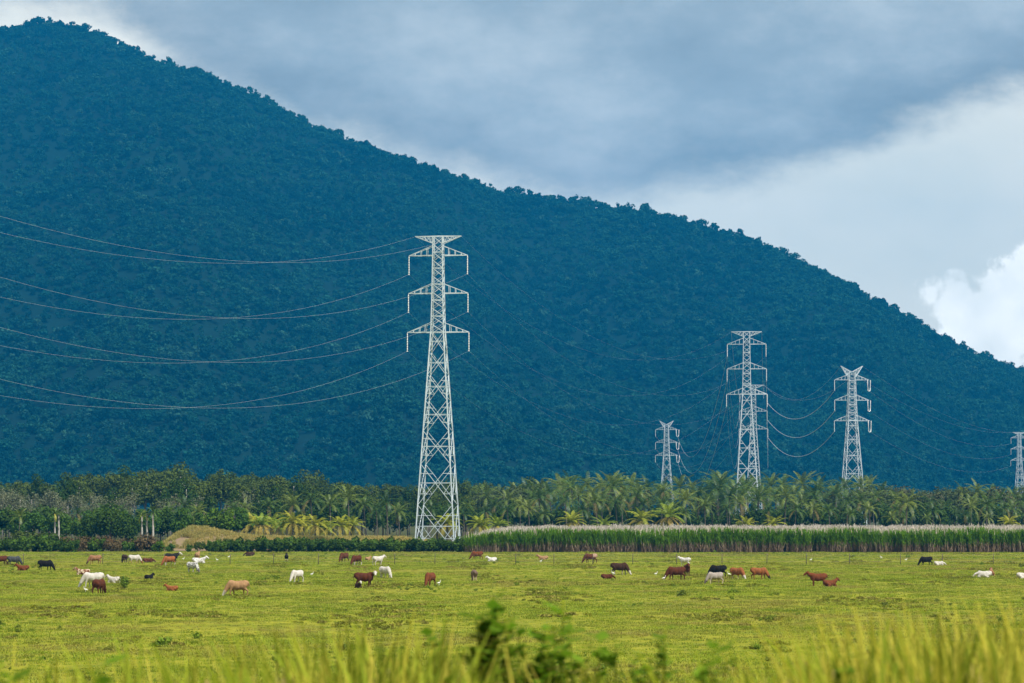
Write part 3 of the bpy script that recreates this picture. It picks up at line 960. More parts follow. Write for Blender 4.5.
# ------------------------------------------------------------------ palms
coco = Kinds([palm_kind("coconut_palm", 71, 11.0, 5.6, 20, ('palm_green', 'frond_old'), .09),
              palm_kind("coconut_palm", 72, 11.5, 5.4, 19, ('palm_green', 'frond_old'), .13),
              palm_kind("coconut_palm", 73, 10.5, 5.9, 22, ('palm_green', 'frond_old'), .06),
              palm_kind("coconut_palm", 74, 11.0, 5.4, 18, ('palm_green', 'frond_old'), .13, bend=.16),
              palm_kind("coconut_palm", 75, 11.0, 5.4, 18, ('palm_green', 'palm_green'), .1, stiff=1.3)])
gold = Kinds([palm_kind("dwarf_palm", 81, 4.2, 4.3, 24, ('palm_yellow', 'frond_gold'), .34, bend=.05),
              palm_kind("dwarf_palm", 82, 4.6, 4.4, 26, ('palm_yellow', 'frond_gold'), .28, bend=.05),
              palm_kind("dwarf_palm", 83, 3.8, 4.2, 22, ('palm_yellow', 'frond_gold'), .4, bend=.05)])
white = Kinds([palm_kind("royal_palm", 91, 9.0, 2.9, 15, ('palm_green', 'palm_green'), .1, 'bark_pale', .30, bend=.02),
               palm_kind("royal_palm", 92, 8.4, 2.7, 14, ('palm_green', 'palm_yellow'), .1, 'bark_pale', .26, bend=.02)])


def put_palm(kk, k, px, py_top, Y, label, group, hh):
    h = top_h(py_top, Y)
    return kk.place(k, base_at(px, Y), rnd.uniform(0, 6.28), h / hh, label, "palm tree", group)


CH = 14.6        # height of a built coconut palm with its upright fronds
for (px, py, Y_, lab) in (
        (56, 501, 620, "white-trunked slim palm, left one of the pair above the reddish bushes' left end"),
        (60, 500, 622, "white-trunked slim palm, right one of the pair above the reddish bushes' left end"),
        (143, 503, 585, "white-trunked slim palm, leftmost of three beside the dry mound"),
        (148, 500, 588, "white-trunked slim palm, middle of three beside the dry mound"),
        (154, 498, 584, "brightest white-trunked palm, nearest to the dry mound")):
    put_palm(white, rnd.randrange(2), px, py, Y_, lab, "white-trunked palms", 11.6)
ORD = ["leftmost", "second", "third", "fourth", "fifth", "sixth", "seventh", "eighth", "ninth", "tenth", "eleventh", "twelfth", "thirteenth"]
gx_ = [214, 224, 252, 262, 273, 283, 293, 304, 316, 326, 341, 352, 447, 480, 497]
for i, px in enumerate(gx_):
    Y_ = rnd.uniform(632, 660)
    if px < 240:
        lab = ("short light green palm on the dry mound's crest, left one" if i == 0 else "short light green palm on the dry mound's crest, right one")
    elif px < 400:
        lab = f"low yellow-green palm, {ORD[i - 2]} in the golden row above the hedge" if i > 2 else "low yellow-green palm, leftmost in the golden row above the hedge"
    else:
        lab = {447: "low yellow-orange palm seen through the largest pylon's legs", 480: "low yellow-green palm just right of the largest pylon", 497: "low yellowish palm at the cane field's left end"}[px]
    put_palm(gold, rnd.randrange(3), px, rnd.uniform(505, 514), Y_, lab, "low yellow-green palms", 7.4)
# tall single palms left of the cane
single = [(187, 492, 640, "tall dark palm directly behind the dry mound's left shoulder"), (198, 500, 660, "palm behind the top of the dry mound"),
          (236, 497, 650, "green palm behind the dry mound's right slope"), (246, 499, 660, "feathery palm between the dry mound and the golden palms"),
          (292, 490, 690, "coconut palm rising behind the left part of the golden row"), (313, 488, 690, "coconut palm rising behind the middle of the golden row"),
          (350, 482, 680, "tall coconut palm with drooping pale lower fronds, left of the pylon"), (366, 492, 670, "shorter coconut palm right of the drooping pale one"),
          (388, 488, 655, "largest full-crowned coconut palm, just left of the largest pylon"), (378, 500, 668, "coconut palm half hidden by the largest full-crowned palm"),
          (331, 492, 700, "coconut palm behind the right end of the golden row"), (400, 500, 690, "low coconut palm beside the largest pylon's left leg"),
          (268, 494, 700, "coconut palm behind the left end of the golden row"), (110, 506, 640, "dark palm behind the broad spreading tree"),
          (78, 505, 640, "green palm above the middle of the reddish bushes"), (100, 500, 655, "light green palm peeping over the broad spreading tree"),
          (122, 502, 640, "green palm between spreading tree and white trunks"), (20, 507, 630, "green palm at the far left of the belt"),
          (40, 505, 640, "green palm left of the white-trunked pair"), (168, 500, 650, "green palm between white trunks and the dry mound"),
          (430, 498, 720, "green palm behind the middle of the largest pylon"), (452, 505, 690, "green palm behind the largest pylon's right leg")]
for (px, py, Y_, lab) in single:
    put_palm(coco, rnd.randrange(5), px, py, Y_, lab, "coconut palms left of the cane", CH)
# the plantation behind the cane: ranks of coconut palms
tops = np.array([(465, 483), (500, 480), (520, 477), (562, 469), (590, 470), (614, 466), (636, 469), (660, 474), (690, 474), (715, 466), (745, 473), (770, 471), (800, 471), (830, 475),
                 (862, 475), (880, 477), (905, 485), (935, 487), (965, 485), (985, 481), (1010, 482), (1060, 481)], float)
n_rank = 0
for (Y0, Y1, lo_, hi_, step, nm) in ((860, 900, -3, 6, 14, "skyline"), (790, 840, 3, 13, 19, "back"), (740, 775, 11, 22, 21, "middle"), (700, 728, 17, 31, 20, "front")):
    px = 462 + rnd.uniform(0, 8)
    while px < 1050:
        Y_ = rnd.uniform(Y0, Y1)
        py = np.interp(px, tops[:, 0], tops[:, 1]) + rnd.uniform(lo_, hi_)
        put_palm(coco, rnd.randrange(5), px, py, Y_, f"green coconut palm of the {nm} rank behind the cane, {seg(px)}", f"coconut palms of the {nm} rank {seg(px)}", CH)
        px += step * rnd.uniform(.7, 1.35)
for (px, py, Y_, lab) in ((905, 488, 708, "full round coconut palm with pale lower fronds, right of the looped pylon"), (985, 490, 706, "full dark coconut palm near the far edge pylon"),
                          (562, 470, 850, "tallest palm on the skyline halfway between largest and smallest pylons"), (614, 467, 850, "tall palm on the skyline left of the smallest pylon"),
                          (717, 469, 850, "tall palm on the skyline just left of the paired pylons"),
                          (740, 479, 800, "palm in front of the tall flat-topped pylon's left leg"), (757, 481, 790, "palm in front of the paired pylons' overlapping right legs"), (668, 483, 800, "palm in front of the smallest pylon's foot")):
    put_palm(coco, 2, px, py, Y_, lab, "standout coconut palms", CH)
for (px, py, lab) in ((572, 507, "golden palm between the largest and smallest pylons"), (604, 512, "low yellow palm left of the smallest pylon"), (640, 500, "yellow-green palm left below the smallest pylon"),
                      (668, 498, "yellowish palm straight below the smallest pylon"), (745, 513, "low yellow palm below the paired pylons"), (773, 513, "low yellow palm right below the paired pylons"),
                      (1008, 513, "low light green palm at the cane's far right end")):
    put_palm(gold, rnd.randrange(3), px, py, 694, lab, "yellowish palms in the plantation", 7.4)

# ------------------------------------------------------------------ dry earth bank with mound, hedge and bushes
def bank_h(x, y):
    pxx = x / 575 * F + 512
    b = np.interp(pxx, [150, 164, 178, 192, 206, 222, 240, 262, 300, 400, 432, 450], [0, 1.0, 3.1, 4.5, 4.3, 3.6, 2.9, 2.4, 2.2, 2.1, 1.2, 0])
    cyy = np.interp(pxx, [150, 240, 300, 450], [575, 577, 592, 595])
    w = np.interp(pxx, [150, 240, 300, 450], [13, 12, 10, 9])
    q = np.clip(1 - ((y - cyy) / w) ** 2, 0, None)
    return b * q


bx = np.linspace(base_at(145, 575).x, base_at(455, 575).x, 90); by = np.linspace(558, 608, 30)
gx2, gy2 = np.meshgrid(bx, by)
gzz = bank_h(gx2, gy2) + 0.25 * np.sin(gx2 * .9) * np.sin(gy2 * .7) * (bank_h(gx2, gy2) > .5) - 0.15
bm_ = bpy.data.meshes.new("earth_bank")
bm_.from_pydata(np.stack([gx2, gy2, gzz], -1).reshape(-1, 3).tolist(), [], [(j * 90 + i, j * 90 + i + 1, (j + 1) * 90 + i + 1, (j + 1) * 90 + i) for j in range(29) for i in range(89)])
bm_.polygons.foreach_set("use_smooth", np.ones(29 * 89, dtype=bool)); bm_.update()
tag(link("earth_bank", bm_, [M['soil']]), kind='structure')


def blades(name, seed, n, h, spread, w, mats, lean=.35, mi=None, head=0):
    """a clump of n grass blades (two quads each)"""
    rs = np.random.default_rng(seed)
    Q = []; MI = []
    for i in range(n):
        a = rs.uniform(0, 6.28); r = spread * rs.random() ** .6
        b = np.array([math.cos(a) * r, math.sin(a) * r, -0.03])
        hh = h * rs.uniform(.55, 1.1); a2 = rs.uniform(0, 6.28); ln = lean * rs.uniform(.1, 1) * hh
        d = np.array([math.cos(a2), math.sin(a2), 0]); sd_ = np.array([-d[1], d[0], 0]) * w * .5
        m = b + d * ln * .35 + [0, 0, hh * .6]; tp = b + d * ln + [0, 0, hh * (1 - .15 * lean)]
        Q += [b - sd_, b + sd_, m + sd_ * .9, m - sd_ * .9, m - sd_ * .9, m + sd_ * .9, tp + sd_ * .15, tp - sd_ * .15]
        k = 0 if mi is None else mi(rs)
        MI += [k, k]
        if head and rs.random() < head:
            kk = len(mats) - 1
            for j in range(7):
                q = tp + [rs.normal() * .012, rs.normal() * .012, j * .035 - .14]
                s2 = np.array([rs.normal(), rs.normal(), rs.normal()]); s2 /= np.linalg.norm(s2); s2 *= .009
                s3 = np.array([0, 0, .035])
                Q += [q - s2, q + s2, q + s2 * .6 + s3, q - s2 * .6 + s3]; MI.append(kk)
    me = mesh_poly(name, Q, 4, MI)
    for m in mats: me.materials.append(m)
    return me


dg = [blades("dry_clump", 300 + s, 40, .9, .5, .05, [M['dry_grass']], .6) for s in range(3)]
n = 9000
xx = NR.uniform(bx[0], bx[-1], n); yy = NR.uniform(562, 604, n)
hb = bank_h(xx, yy); ok = hb > .5
soilpatch = (np.hypot((xx / 575 * F + 512 - 186) / 6, (yy - 567) / 2.0) < 1)
ok &= ~soilpatch
scatter("dry_grass", np.stack([xx, yy, hb - .2], -1)[ok], NR.uniform(.6, 1.15, ok.sum()), NR.uniform(0, 6.28, ok.sum()), NR.integers(0, 3, ok.sum()), dg)

hedge = Kinds([shrub_kind("hedge_shrub", 401, 3.0, 2.5, 900, .42, 'leaf_hedge'), shrub_kind("hedge_shrub", 402, 3.0, 2.2, 850, .42, 'leaf_hedge'), shrub_kind("hedge_shrub", 403, 3.0, 2.8, 950, .42, 'leaf_hedge')])
redb = Kinds([shrub_kind("reddish_bush", 411, 3.0, 2.2, 800, .36, 'leaf_red'), shrub_kind("reddish_bush", 412, 3.0, 2.5, 850, .36, 'leaf_red')])
lightb = Kinds([shrub_kind("green_bush", 421, 3.0, 2.2, 800, .40, 'leaf_bright'), shrub_kind("green_bush", 422, 3.0, 2.0, 700, .40, 'leaf_tall')])
px = 212
while px < 520:
    Y_ = rnd.uniform(543, 549)
    tpy = np.interp(px, [212, 235, 260, 300, 350, 400, 450, 490, 520], [541, 538, 535.5, 536, 537, 537, 537, 538, 541]) + rnd.uniform(-1, 1.5)
    hs = top_h(tpy, Y_)
    hedge.place(rnd.randrange(3), base_at(px, Y_), rnd.uniform(0, 6.28), (hs / 3 * 1.0, hs / 3, hs / 3 * .97), f"dark green shrub of the hedge edging the pasture, {seg(px)}", "shrub", f"dark hedge shrubs {seg(px)}")
    px += rnd.uniform(6, 10)
px = -20
while px < 66:
    Y_ = rnd.uniform(543, 552)
    hs = top_h(rnd.uniform(533, 540), Y_)
    hedge.place(rnd.randrange(3), base_at(px, Y_), rnd.uniform(0, 6.28), hs / 3, "dark green shrub at the pasture's far left, left of the reddish bushes", "shrub", "dark shrubs at the far left")
    px += rnd.uniform(7, 11)
px = 58
i = 0
while px < 158:
    Y_ = rnd.uniform(546, 556)
    hs = top_h(rnd.uniform(533, 538.5), Y_)
    i += 1
    if i % 3 == 0:
        hedge.place(rnd.randrange(3), base_at(px, Y_ - 4), rnd.uniform(0, 6.28), hs / 3 * .85, "dark green shrub growing among the reddish brown bushes", "shrub", "dark shrubs among the reddish bushes")
        px += rnd.uniform(4, 7)
    redb.place(rnd.randrange(2), base_at(px, Y_), rnd.uniform(0, 6.28), hs / 3, "reddish brown dry bush below the white-trunked palms", "shrub", "reddish brown bushes")
    px += rnd.uniform(6, 10)
for (px, py, Y_, lab) in ((20, 530, 566, "green bush behind the dark shrubs at the far left"), (38, 532, 566, "green bush behind the dark shrubs, right one"), (140, 537, 552, "yellow-green bush at the foot of the white trunks"),
                          (150, 538, 550, "light green bush just left of the dry mound"), (160, 540, 547, "green bush at the dry mound's left foot"), (200, 541, 549, "light green bush at the dry mound's front foot"),
                          (172, 543, 546, "low green bush in front of the bare soil patch"), (191, 544, 546, "low green bush in front of the mound's middle"), (221, 539, 549, "green bush just right of the mound's front foot"), (229, 538, 550, "green bush touching the hedge's left end"), (212, 540, 550, "green bush where the dry mound meets the hedge")):
    lightb.place(rnd.randrange(2), base_at(px, Y_), rnd.uniform(0, 6.28), top_h(py, Y_) / 3, lab, "shrub", "green bushes round the mound")

# ------------------------------------------------------------------ sugar cane (a crop: one mass)
def cane_clump(seed, front):
    rs = np.random.default_rng(seed)
    Q = []; MI = []
    for i in range(16 if front else 9):
        b = np.array([rs.normal() * .5, rs.normal() * .5, 0]); hh = rs.uniform(2.6, 3.4)
        if front:       # dry stalks and trash
            w = .03
            for j in range(2):
                a = rs.uniform(0, 6.28); s = np.array([math.cos(a), math.sin(a), 0]) * w; ln_ = [rs.normal() * .28, rs.normal() * .28, hh * rs.uniform(.35, .7)]
                Q += [b - s, b + s, b + s + ln_, b - s + ln_]; MI.append(1)
            for j in range(9):
                a = rs.uniform(0, 6.28); d = np.array([math.cos(a), math.sin(a), 0]); s = np.array([-d[1], d[0], 0]) * .035
                z0 = rs.uniform(.4, 1.9); p = b + [0, 0, z0]; q = p + d * rs.uniform(.15, .4) - [0, 0, rs.uniform(.4, .9)]
                Q += [p - s, p + s, q + s * .4, q - s * .4]; MI.append(1)
        for j in range(9 if front else 8):       # arching green leaves
            a = rs.uniform(0, 6.28); d = np.array([math.cos(a), math.sin(a), 0]); s = np.array([-d[1], d[0], 0]) * .035
            z0 = rs.uniform(.7, 2.7) if front else rs.uniform(1.7, 2.7); ln = rs.uniform(.9, 1.5)
            p = b + [0, 0, z0]; m = p + d * ln * .28 + [0, 0, ln * .75]; q = m + d * ln * .35 + [0, 0, rs.uniform(-.35, .3)]
            Q += [p - s, p + s, m + s, m - s, m - s, m + s, q + s * .2, q - s * .2]; MI += [0, 0]
        if rs.random() < (.10 if front else .9):                    # tassel
            p = b + [rs.normal() * .08, rs.normal() * .08, 3.15 + rs.normal() * .12]
            hp = rs.uniform(.75, 1.15)
            for j in range(5):
                a = rs.uniform(0, 6.28); s = np.array([math.cos(a), math.sin(a), 0]) * .06
                Q += [p - s * .9, p + s * .9, p + s * .2 + [rs.normal() * .05, 0, hp], p - s * .2 + [0, 0, hp]]; MI.append(2)
    me = mesh_poly("cane_clump", Q, 4, MI)
    for m in ('cane_leaf', 'cane_dry', 'cane_plume'): me.materials.append(M[m])
    return me


ct = [cane_clump(500 + s, True) for s in range(4)] + [cane_clump(510 + s, False) for s in range(4)]
pp = []; ii = []
for (y0, y1, dn, fr) in ((540, 546, 1.9, True), (546, 682, .42, False)):
    x0, x1 = base_at(466, y0).x, base_at(1150, y1).x
    n = int((x1 - x0) * (y1 - y0) * dn)
    xx = NR.uniform(x0, x1, n); yy = NR.uniform(y0, y1, n)
    pxx = xx / yy * F + 512
    ok = pxx > 470 + 20 * np.clip((yy - 540) / 20, 0, 1) + NR.normal(size=n) * 3
    pp.append(np.stack([xx, yy, np.zeros(n)], -1)[ok]); ii.append(NR.integers(0, 4, ok.sum()) + (0 if fr else 4))
pp = np.concatenate(pp); ii = np.concatenate(ii)
pxx = pp[:, 0] / pp[:, 1] * F + 512
zsc = np.interp(pxx, [470, 500, 520, 560], [.75, .9, .97, 1.0]) * NR.uniform(.9, 1.06, len(pp)) * np.where(ii < 4, 1.17, 1.0)
zsc = zsc * (1 + .07 * np.clip(hash_noise(pp[:, 0] * .5, pp[:, 1] * .5, 61), -1.5, 1.5))
scatter("sugar_cane", pp, NR.uniform(.9, 1.15, len(pp)), NR.uniform(0, 6.28, len(pp)), ii, ct, zs=zsc, tilt=NR.normal(size=(len(pp), 2)) * .11)

# ------------------------------------------------------------------ pasture grass, weeds
tf = [blades("grass_tuft", 600 + s, 26, .20, .55, .035, [M['tuft']], .9) for s in range(5)]
n = 80000
yq = 118 + (546 - 118) * NR.random(n) ** 0.85
xq = NR.uniform(-.28, .28, n) * yq
dens = hash_noise(xq * .10, yq * .10, 8) + .6 * hash_noise(xq * .35, yq * .3, 9)
ok = dens > -2.0 + 1.3 * NR.random(len(dens))
xq, yq, dens = xq[ok], yq[ok], dens[ok]
scatter("pasture_grass", np.stack([xq, yq, np.zeros(len(xq))], -1), NR.uniform(.55, 1.15, len(xq)) * np.clip(1 + dens * .25, .6, 1.5), NR.uniform(0, 6.28, len(xq)), NR.integers(0, 5, len(xq)), tf)
low = []
for s in range(4):
    me, _ = crown_mesh("low_clump", 660 + s, 1.1, .12, .08, 12, 150, .16, M['low_weed'], (.9, 2.2), .25, .6); low.append(me)
n = 15000
yq = 122 + 420 * NR.random(n) ** .8; xq = NR.uniform(-.21, .21, n) * yq
dens = .12 * hash_noise(xq * .05, yq * .03, 28) + hash_noise(xq * .30, yq * .10, 29)
ok = dens > .2 + 1.1 * NR.random(n)
xq, yq = xq[ok], yq[ok]
scatter("low_weeds", np.stack([xq, yq, np.zeros(len(xq))], -1), NR.lognormal(-.35, .4, len(xq)), NR.uniform(0, 6.28, len(xq)), NR.integers(0, 4, len(xq)), low, zs=NR.uniform(.6, 1.3, len(xq)))
wd = []
for s in range(3):
    me, _ = crown_mesh("weed_clump", 640 + s, .5, .26, .2, 8, 90, .16, M['weed'], (.4, .7), 1, .3); wd.append(me)
n = 1500
yq = 125 + 415 * NR.random(n); xq = NR.uniform(-.21, .21, n) * yq
dens = hash_noise(xq * .06, yq * .05, 18) + .7 * hash_noise(xq * .25, yq * .2, 19)
ok = dens > .35
xq, yq = xq[ok], yq[ok]
scatter("pasture_weeds", np.stack([xq, yq, np.zeros(len(xq))], -1), NR.lognormal(-.65, .35, len(xq)), NR.uniform(0, 6.28, len(xq)), NR.integers(0, 3, len(xq)), wd)

# ------------------------------------------------------------------ fence
fe = empty("wire_fence", (0, 420, 0))
tag(fe, "sparse dark post and wire fence crossing the far part of the pasture", "fence")
pm = MB(); pm.tube([(0, 0, -.3), (0, 0, .8), (.02, 0, 1.62)], [.055, .05, .045], 7); pm = pm.mesh("post", [M['post']], True)
for px in (24, 104, 166, 231, 276, 317, 357, 394, 434, 514, 552, 594, 635, 677, 721, 764, 808, 851, 897, 943, 991, 1040, -30):
    part("post", pm, fe, ((px - 512) / F * 420 + rnd.uniform(-.4, .4), rnd.uniform(-1, 1) * .5, 0))
for z in (.45, .85, 1.25, 1.5):
    w_ = MB(); w_.tube([(x, 0, z + .02 * math.sin(x)) for x in np.linspace(-84, 82, 60)], .006, 4)
    part("wire", w_.mesh("wire", [M['wire']]), fe)

# ------------------------------------------------------------------ cattle
def remesh(name, blobs, voxel, ratio=.5, smooth=2):
    """blobs: (centre, radii(3)) ellipsoids melted into one skin"""
    bm2 = bmesh.new()
    for c, r in blobs:
        bmesh.ops.create_icosphere(bm2, subdivisions=2, radius=1.0, matrix=Matrix.Translation(c) @ Matrix.Diagonal((*r, 1)))
    me = bpy.data.meshes.new(name + "_raw"); bm2.to_mesh(me); bm2.free()
    o = bpy.data.objects.new(name + "_raw", me); COL.objects.link(o)
    m = o.modifiers.new("r", 'REMESH'); m.mode = 'VOXEL'; m.voxel_size = voxel; m.use_smooth_shade = True
    m = o.modifiers.new("s", 'SMOOTH'); m.factor = .5; m.iterations = smooth
    m = o.modifiers.new("d", 'DECIMATE'); m.ratio = ratio
    d = bpy.context.evaluated_depsgraph_get(); d.update()
    out = bpy.data.meshes.new_from_object(o.evaluated_get(d)); out.name = name
    bpy.data.objects.remove(o); bpy.data.meshes.remove(me)
    out.materials.clear()
    return out


def chain(bl, pts):
    """tapering limb: pts = (x, y, z, radius[, ry])"""
    for a, b in zip(pts, pts[1:]):
        L = math.dist(a[:3], b[:3]); n = max(2, int(L / (.45 * min(a[3], b[3]))) + 1)
        for i in range(n + 1):
            k = i / n
            r = a[3] + (b[3] - a[3]) * k
            bl.append((Vector([a[j] + (b[j] - a[j]) * k for j in range(3)]), (r, r, r)))


def cow_mesh(pose):
    B = []
    e = lambda x, y, z, rx, ry, rz: B.append((Vector((x, y, z)), (rx, ry, rz)))
    dz = -0.52 if pose in ('lie', 'liehead') else 0.0
    # trunk: broad rump, deep chest, belly
    e(-.62, 0, 1.06 + dz, .36, .32, .35); e(-.82, 0, 1.12 + dz, .18, .26, .24)
    e(-.30, 0, .96 + dz, .44, .37, .42); e(.05, 0, .92 + dz, .46, .39, .43)
    e(.40, 0, .97 + dz, .38, .33, .42); e(.58, 0, 1.14 + dz, .24, .19, .30); e(.56, 0, .88 + dz, .28, .25, .33)
    e(-.58, 0, .76 + dz, .13, .15, .14)
    if pose == 'graze':
        chain(B, [(.62, 0, 1.06, .29), (.84, 0, .82, .23), (.99, 0, .57, .19), (1.06, 0, .44, .16)])
        hd = Vector((1.11, 0, .36)); mz_ = Vector((1.26, 0, .09)); up_ = Vector((1.03, 0, .50))
    elif pose == 'stand':
        chain(B, [(.64, 0, 1.12, .28), (.90, 0, 1.24, .22), (1.06, 0, 1.36, .16)])
        hd = Vector((1.18, 0, 1.40)); mz_ = Vector((1.46, 0, 1.20)); up_ = Vector((1.06, 0, 1.50))
    elif pose == 'turn':       # head level, turned to its left
        chain(B, [(.66, 0, 1.16, .23), (.90, -.10, 1.28, .17), (1.02, -.22, 1.36, .14)])
        hd = Vector((1.05, -.32, 1.34)); mz_ = Vector((1.10, -.60, 1.16)); up_ = Vector((1.02, -.22, 1.46))
    elif pose == 'lie':
        chain(B, [(.64, 0, .62, .27), (.86, 0, .80, .21), (.98, 0, .92, .15)])
        hd = Vector((1.10, 0, .96)); mz_ = Vector((1.36, 0, .76)); up_ = Vector((1.0, 0, 1.06))
    else:                      # lying with the head low
        chain(B, [(.66, 0, .58, .22), (.92, 0, .52, .16), (1.06, 0, .44, .14)])
        hd = Vector((1.14, 0, .38)); mz_ = Vector((1.38, 0, .16)); up_ = Vector((1.06, 0, .52))
    chain(B, [(*up_, .11), (*hd, .15), (*hd.lerp(mz_, .55), .115), (*mz_, .10)])
    ax = (mz_ - hd).normalized(); sd = Vector((-ax.y, ax.x, 0)).normalized() if abs(ax.x) + abs(ax.y) > .05 else Vector((0, 1, 0))
    for s in (-1, 1):
        a = up_.lerp(hd, .45) + sd * s * .10; b = a + sd * s * .17 - Vector((0, 0, .02))
        chain(B, [(*a, .05), (*b, .035)])
    if pose in ('lie', 'liehead'):
        for s in (-1, 1):
            chain(B, [(.50, s * .20, .36, .13), (.80, s * .24, .14, .085), (.52, s * .27, .07, .065)])
            chain(B, [(-.55, s * .22, .42, .22), (-.18, s * .36, .20, .12), (-.55, s * .42, .08, .07), (-.30, s * .45, .06, .065)])
        chain(B, [(-.95, 0, .55, .05), (-1.02, .05, .30, .03), (-1.0, .1, .08, .04)])
    else:
        st = {'graze': .16, 'stand': .06, 'turn': .05}[pose]
        for s in (-1, 1):
            o = st * s
            chain(B, [(.46, s * .17, .88, .16), (.48 + o * .5, s * .18, .62, .10), (.47 + o, s * .18, .38, .07), (.47 + o, s * .18, .12, .055), (.50 + o, s * .18, .05, .065)])
            chain(B, [(-.62, s * .18, .96, .22), (-.50 - o * .4, s * .20, .72, .14), (-.72 - o, s * .20, .48, .075), (-.68 - o, s * .20, .14, .058), (-.65 - o, s * .20, .05, .066)])
        chain(B, [(-.95, 0, 1.18, .05), (-1.03, 0, .95, .03), (-1.02, 0, .60, .028), (-1.01, 0, .45, .045)])
    me = remesh("cow_" + pose, B, .042, .6, 3)
    n = len(me.vertices); v = np.zeros(n * 3, np.float32); me.vertices.foreach_get("co", v); v = v.reshape(-1, 3)
    h_, m_ = np.array(hd), np.array(mz_)
    face = np.clip(1.15 - np.minimum(np.linalg.norm(v - h_, axis=1) / .23, np.linalg.norm(v - (h_ * .5 + m_ * .5), axis=1) / .24), 0, 1)
    face = np.maximum(face, np.clip(1.2 - np.linalg.norm(v - m_, axis=1) / .2, 0, 1))
    lim = .5 if dz == 0 else .12
    leg = np.clip((lim - v[:, 2]) / .12, 0, 1) * (v[:, 0] < .85)
    back = np.clip((v[:, 2] - (1.16 + dz)) / .15, 0, 1) * (v[:, 0] < .45)
    rump = np.clip((-.25 - v[:, 0]) / .2, 0, 1) * np.clip((v[:, 2] - (.8 + dz)) / .2, 0, 1)
    for nm, a in (('face', face), ('leg', leg), ('back', back), ('rump', rump)):
        at_ = me.attributes.new(nm, 'FLOAT', 'POINT'); at_.data.foreach_set("value", np.clip(a * 2, 0, 1).astype(np.float32))
    me.polygons.foreach_set("use_smooth", np.ones(len(me.polygons), dtype=bool))
    return me


def coat(name, base, face=None, leg=None, back=None, rump=None, spots=None, thr=.5, sc=3.0):
    t = NT(name)
    ob = t.obj()
    v = t.ramp(t.noise(4, 4, ob), [(0.3, .8), (0.7, 1.18)])
    c = t.mix(1.0, base, v, 'MULTIPLY')
    if spots: c = t.mix(t.ramp(t.noise(sc, 2, ob), [(thr - .02, 0), (thr + .03, 1)]), c, spots)
    for nm, col in (('back', back), ('rump', rump), ('leg', leg), ('face', face)):
        if col:
            a = t.n("Attribute"); a.attribute_name = nm
            c = t.mix(a.outputs["Fac"], c, col)
    t.principled(c, .85, .06)
    return t.mat


WHT = (.50, .47, .43); CRM = (.52, .42, .30); BRN = (.085, .028, .014); RED = (.14, .045, .018); ORG = (.25, .09, .032); DRK = (.050, .026, .016); BLK = (.012, .011, .011); TAN = (.32, .19, .095); GRY = (.30, .26, .23)
COATS = {
    'brown': coat('coat_brown', BRN), 'red': coat('coat_red', RED), 'orange': coat('coat_orange', ORG), 'black': coat('coat_black', BLK), 'dark': coat('coat_dark', DRK),
    'white': coat('coat_white', WHT), 'cream': coat('coat_cream', CRM), 'tan': coat('coat_tan', TAN, face=WHT), 'tanplain': coat('coat_tanplain', TAN),
    'brown_wf': coat('coat_brown_whiteface', BRN, face=WHT), 'orange_wf': coat('coat_orange_whiteface', ORG, face=WHT, leg=CRM), 'orange_wl': coat('coat_orange_whiteleg', ORG, leg=WHT),
    'dark_wf': coat('coat_dark_whiteface', DRK, face=WHT, leg=GRY), 'black_wl': coat('coat_black_whiteleg', BLK, leg=WHT), 'black_wf': coat('coat_black_whiteface', BLK, face=WHT),
    'grey': coat('coat_grey', GRY, face=(.14, .12, .11), leg=CRM), 'slate': coat('coat_slate', (.055, .06, .065)), 'white_gh': coat('coat_white_greyhead', WHT, face=(.36, .36, .37)),
    'speckle': coat('coat_speckle', (.55, .54, .52), spots=(.08, .08, .085), thr=.53, sc=7, face=(.12, .11, .11)), 'speckle_lie': coat('coat_speckle_pale', (.62, .60, .58), spots=(.25, .25, .25), thr=.56, sc=9),
    'pied': coat('coat_pied', CRM, spots=(.17, .07, .035), thr=.47, sc=2.6), 'brown_rump': coat('coat_brown_rump', BRN, rump=(.34, .22, .16)), 'white_bf': coat('coat_white_brownface', WHT, face=ORG, leg=(.32, .18, .09)),
    'red_wl': coat('coat_red_whiteleg', BRN, leg=WHT), 'grey_wl': coat('coat_greybrown', (.17, .115, .085), leg=CRM), 'orange_df': coat('coat_orange_darkface', ORG, face=(.03, .02, .018)),
    'calf_wf': coat('coat_calf', DRK, face=WHT), 'brown_tan': coat('coat_browntan', (.26, .13, .07), face=(.10, .06, .04)),
}
COWM = {p: cow_mesh(p) for p in ('graze', 'stand', 'turn', 'lie', 'liehead')}
hornm = None
for p, me in COWM.items(): me.materials.append(COATS['brown'])


def cow(px, py, pose, yaw, ct_, sc, label):
    o = bpy.data.objects.new("cow" if sc > .8 else "calf", COWM[pose]); COL.objects.link(o)
    o.location = ground_at(px, py) + Vector((0, 0, -.02))
    o.rotation_euler = (0, 0, R(yaw)); o.scale = (sc, sc, sc)
    o.material_slots[0].link = 'OBJECT'; o.material_slots[0].material = COATS[ct_]
    tag(o, label, "cow" if sc > .8 else "calf", "cattle grazing the pasture")


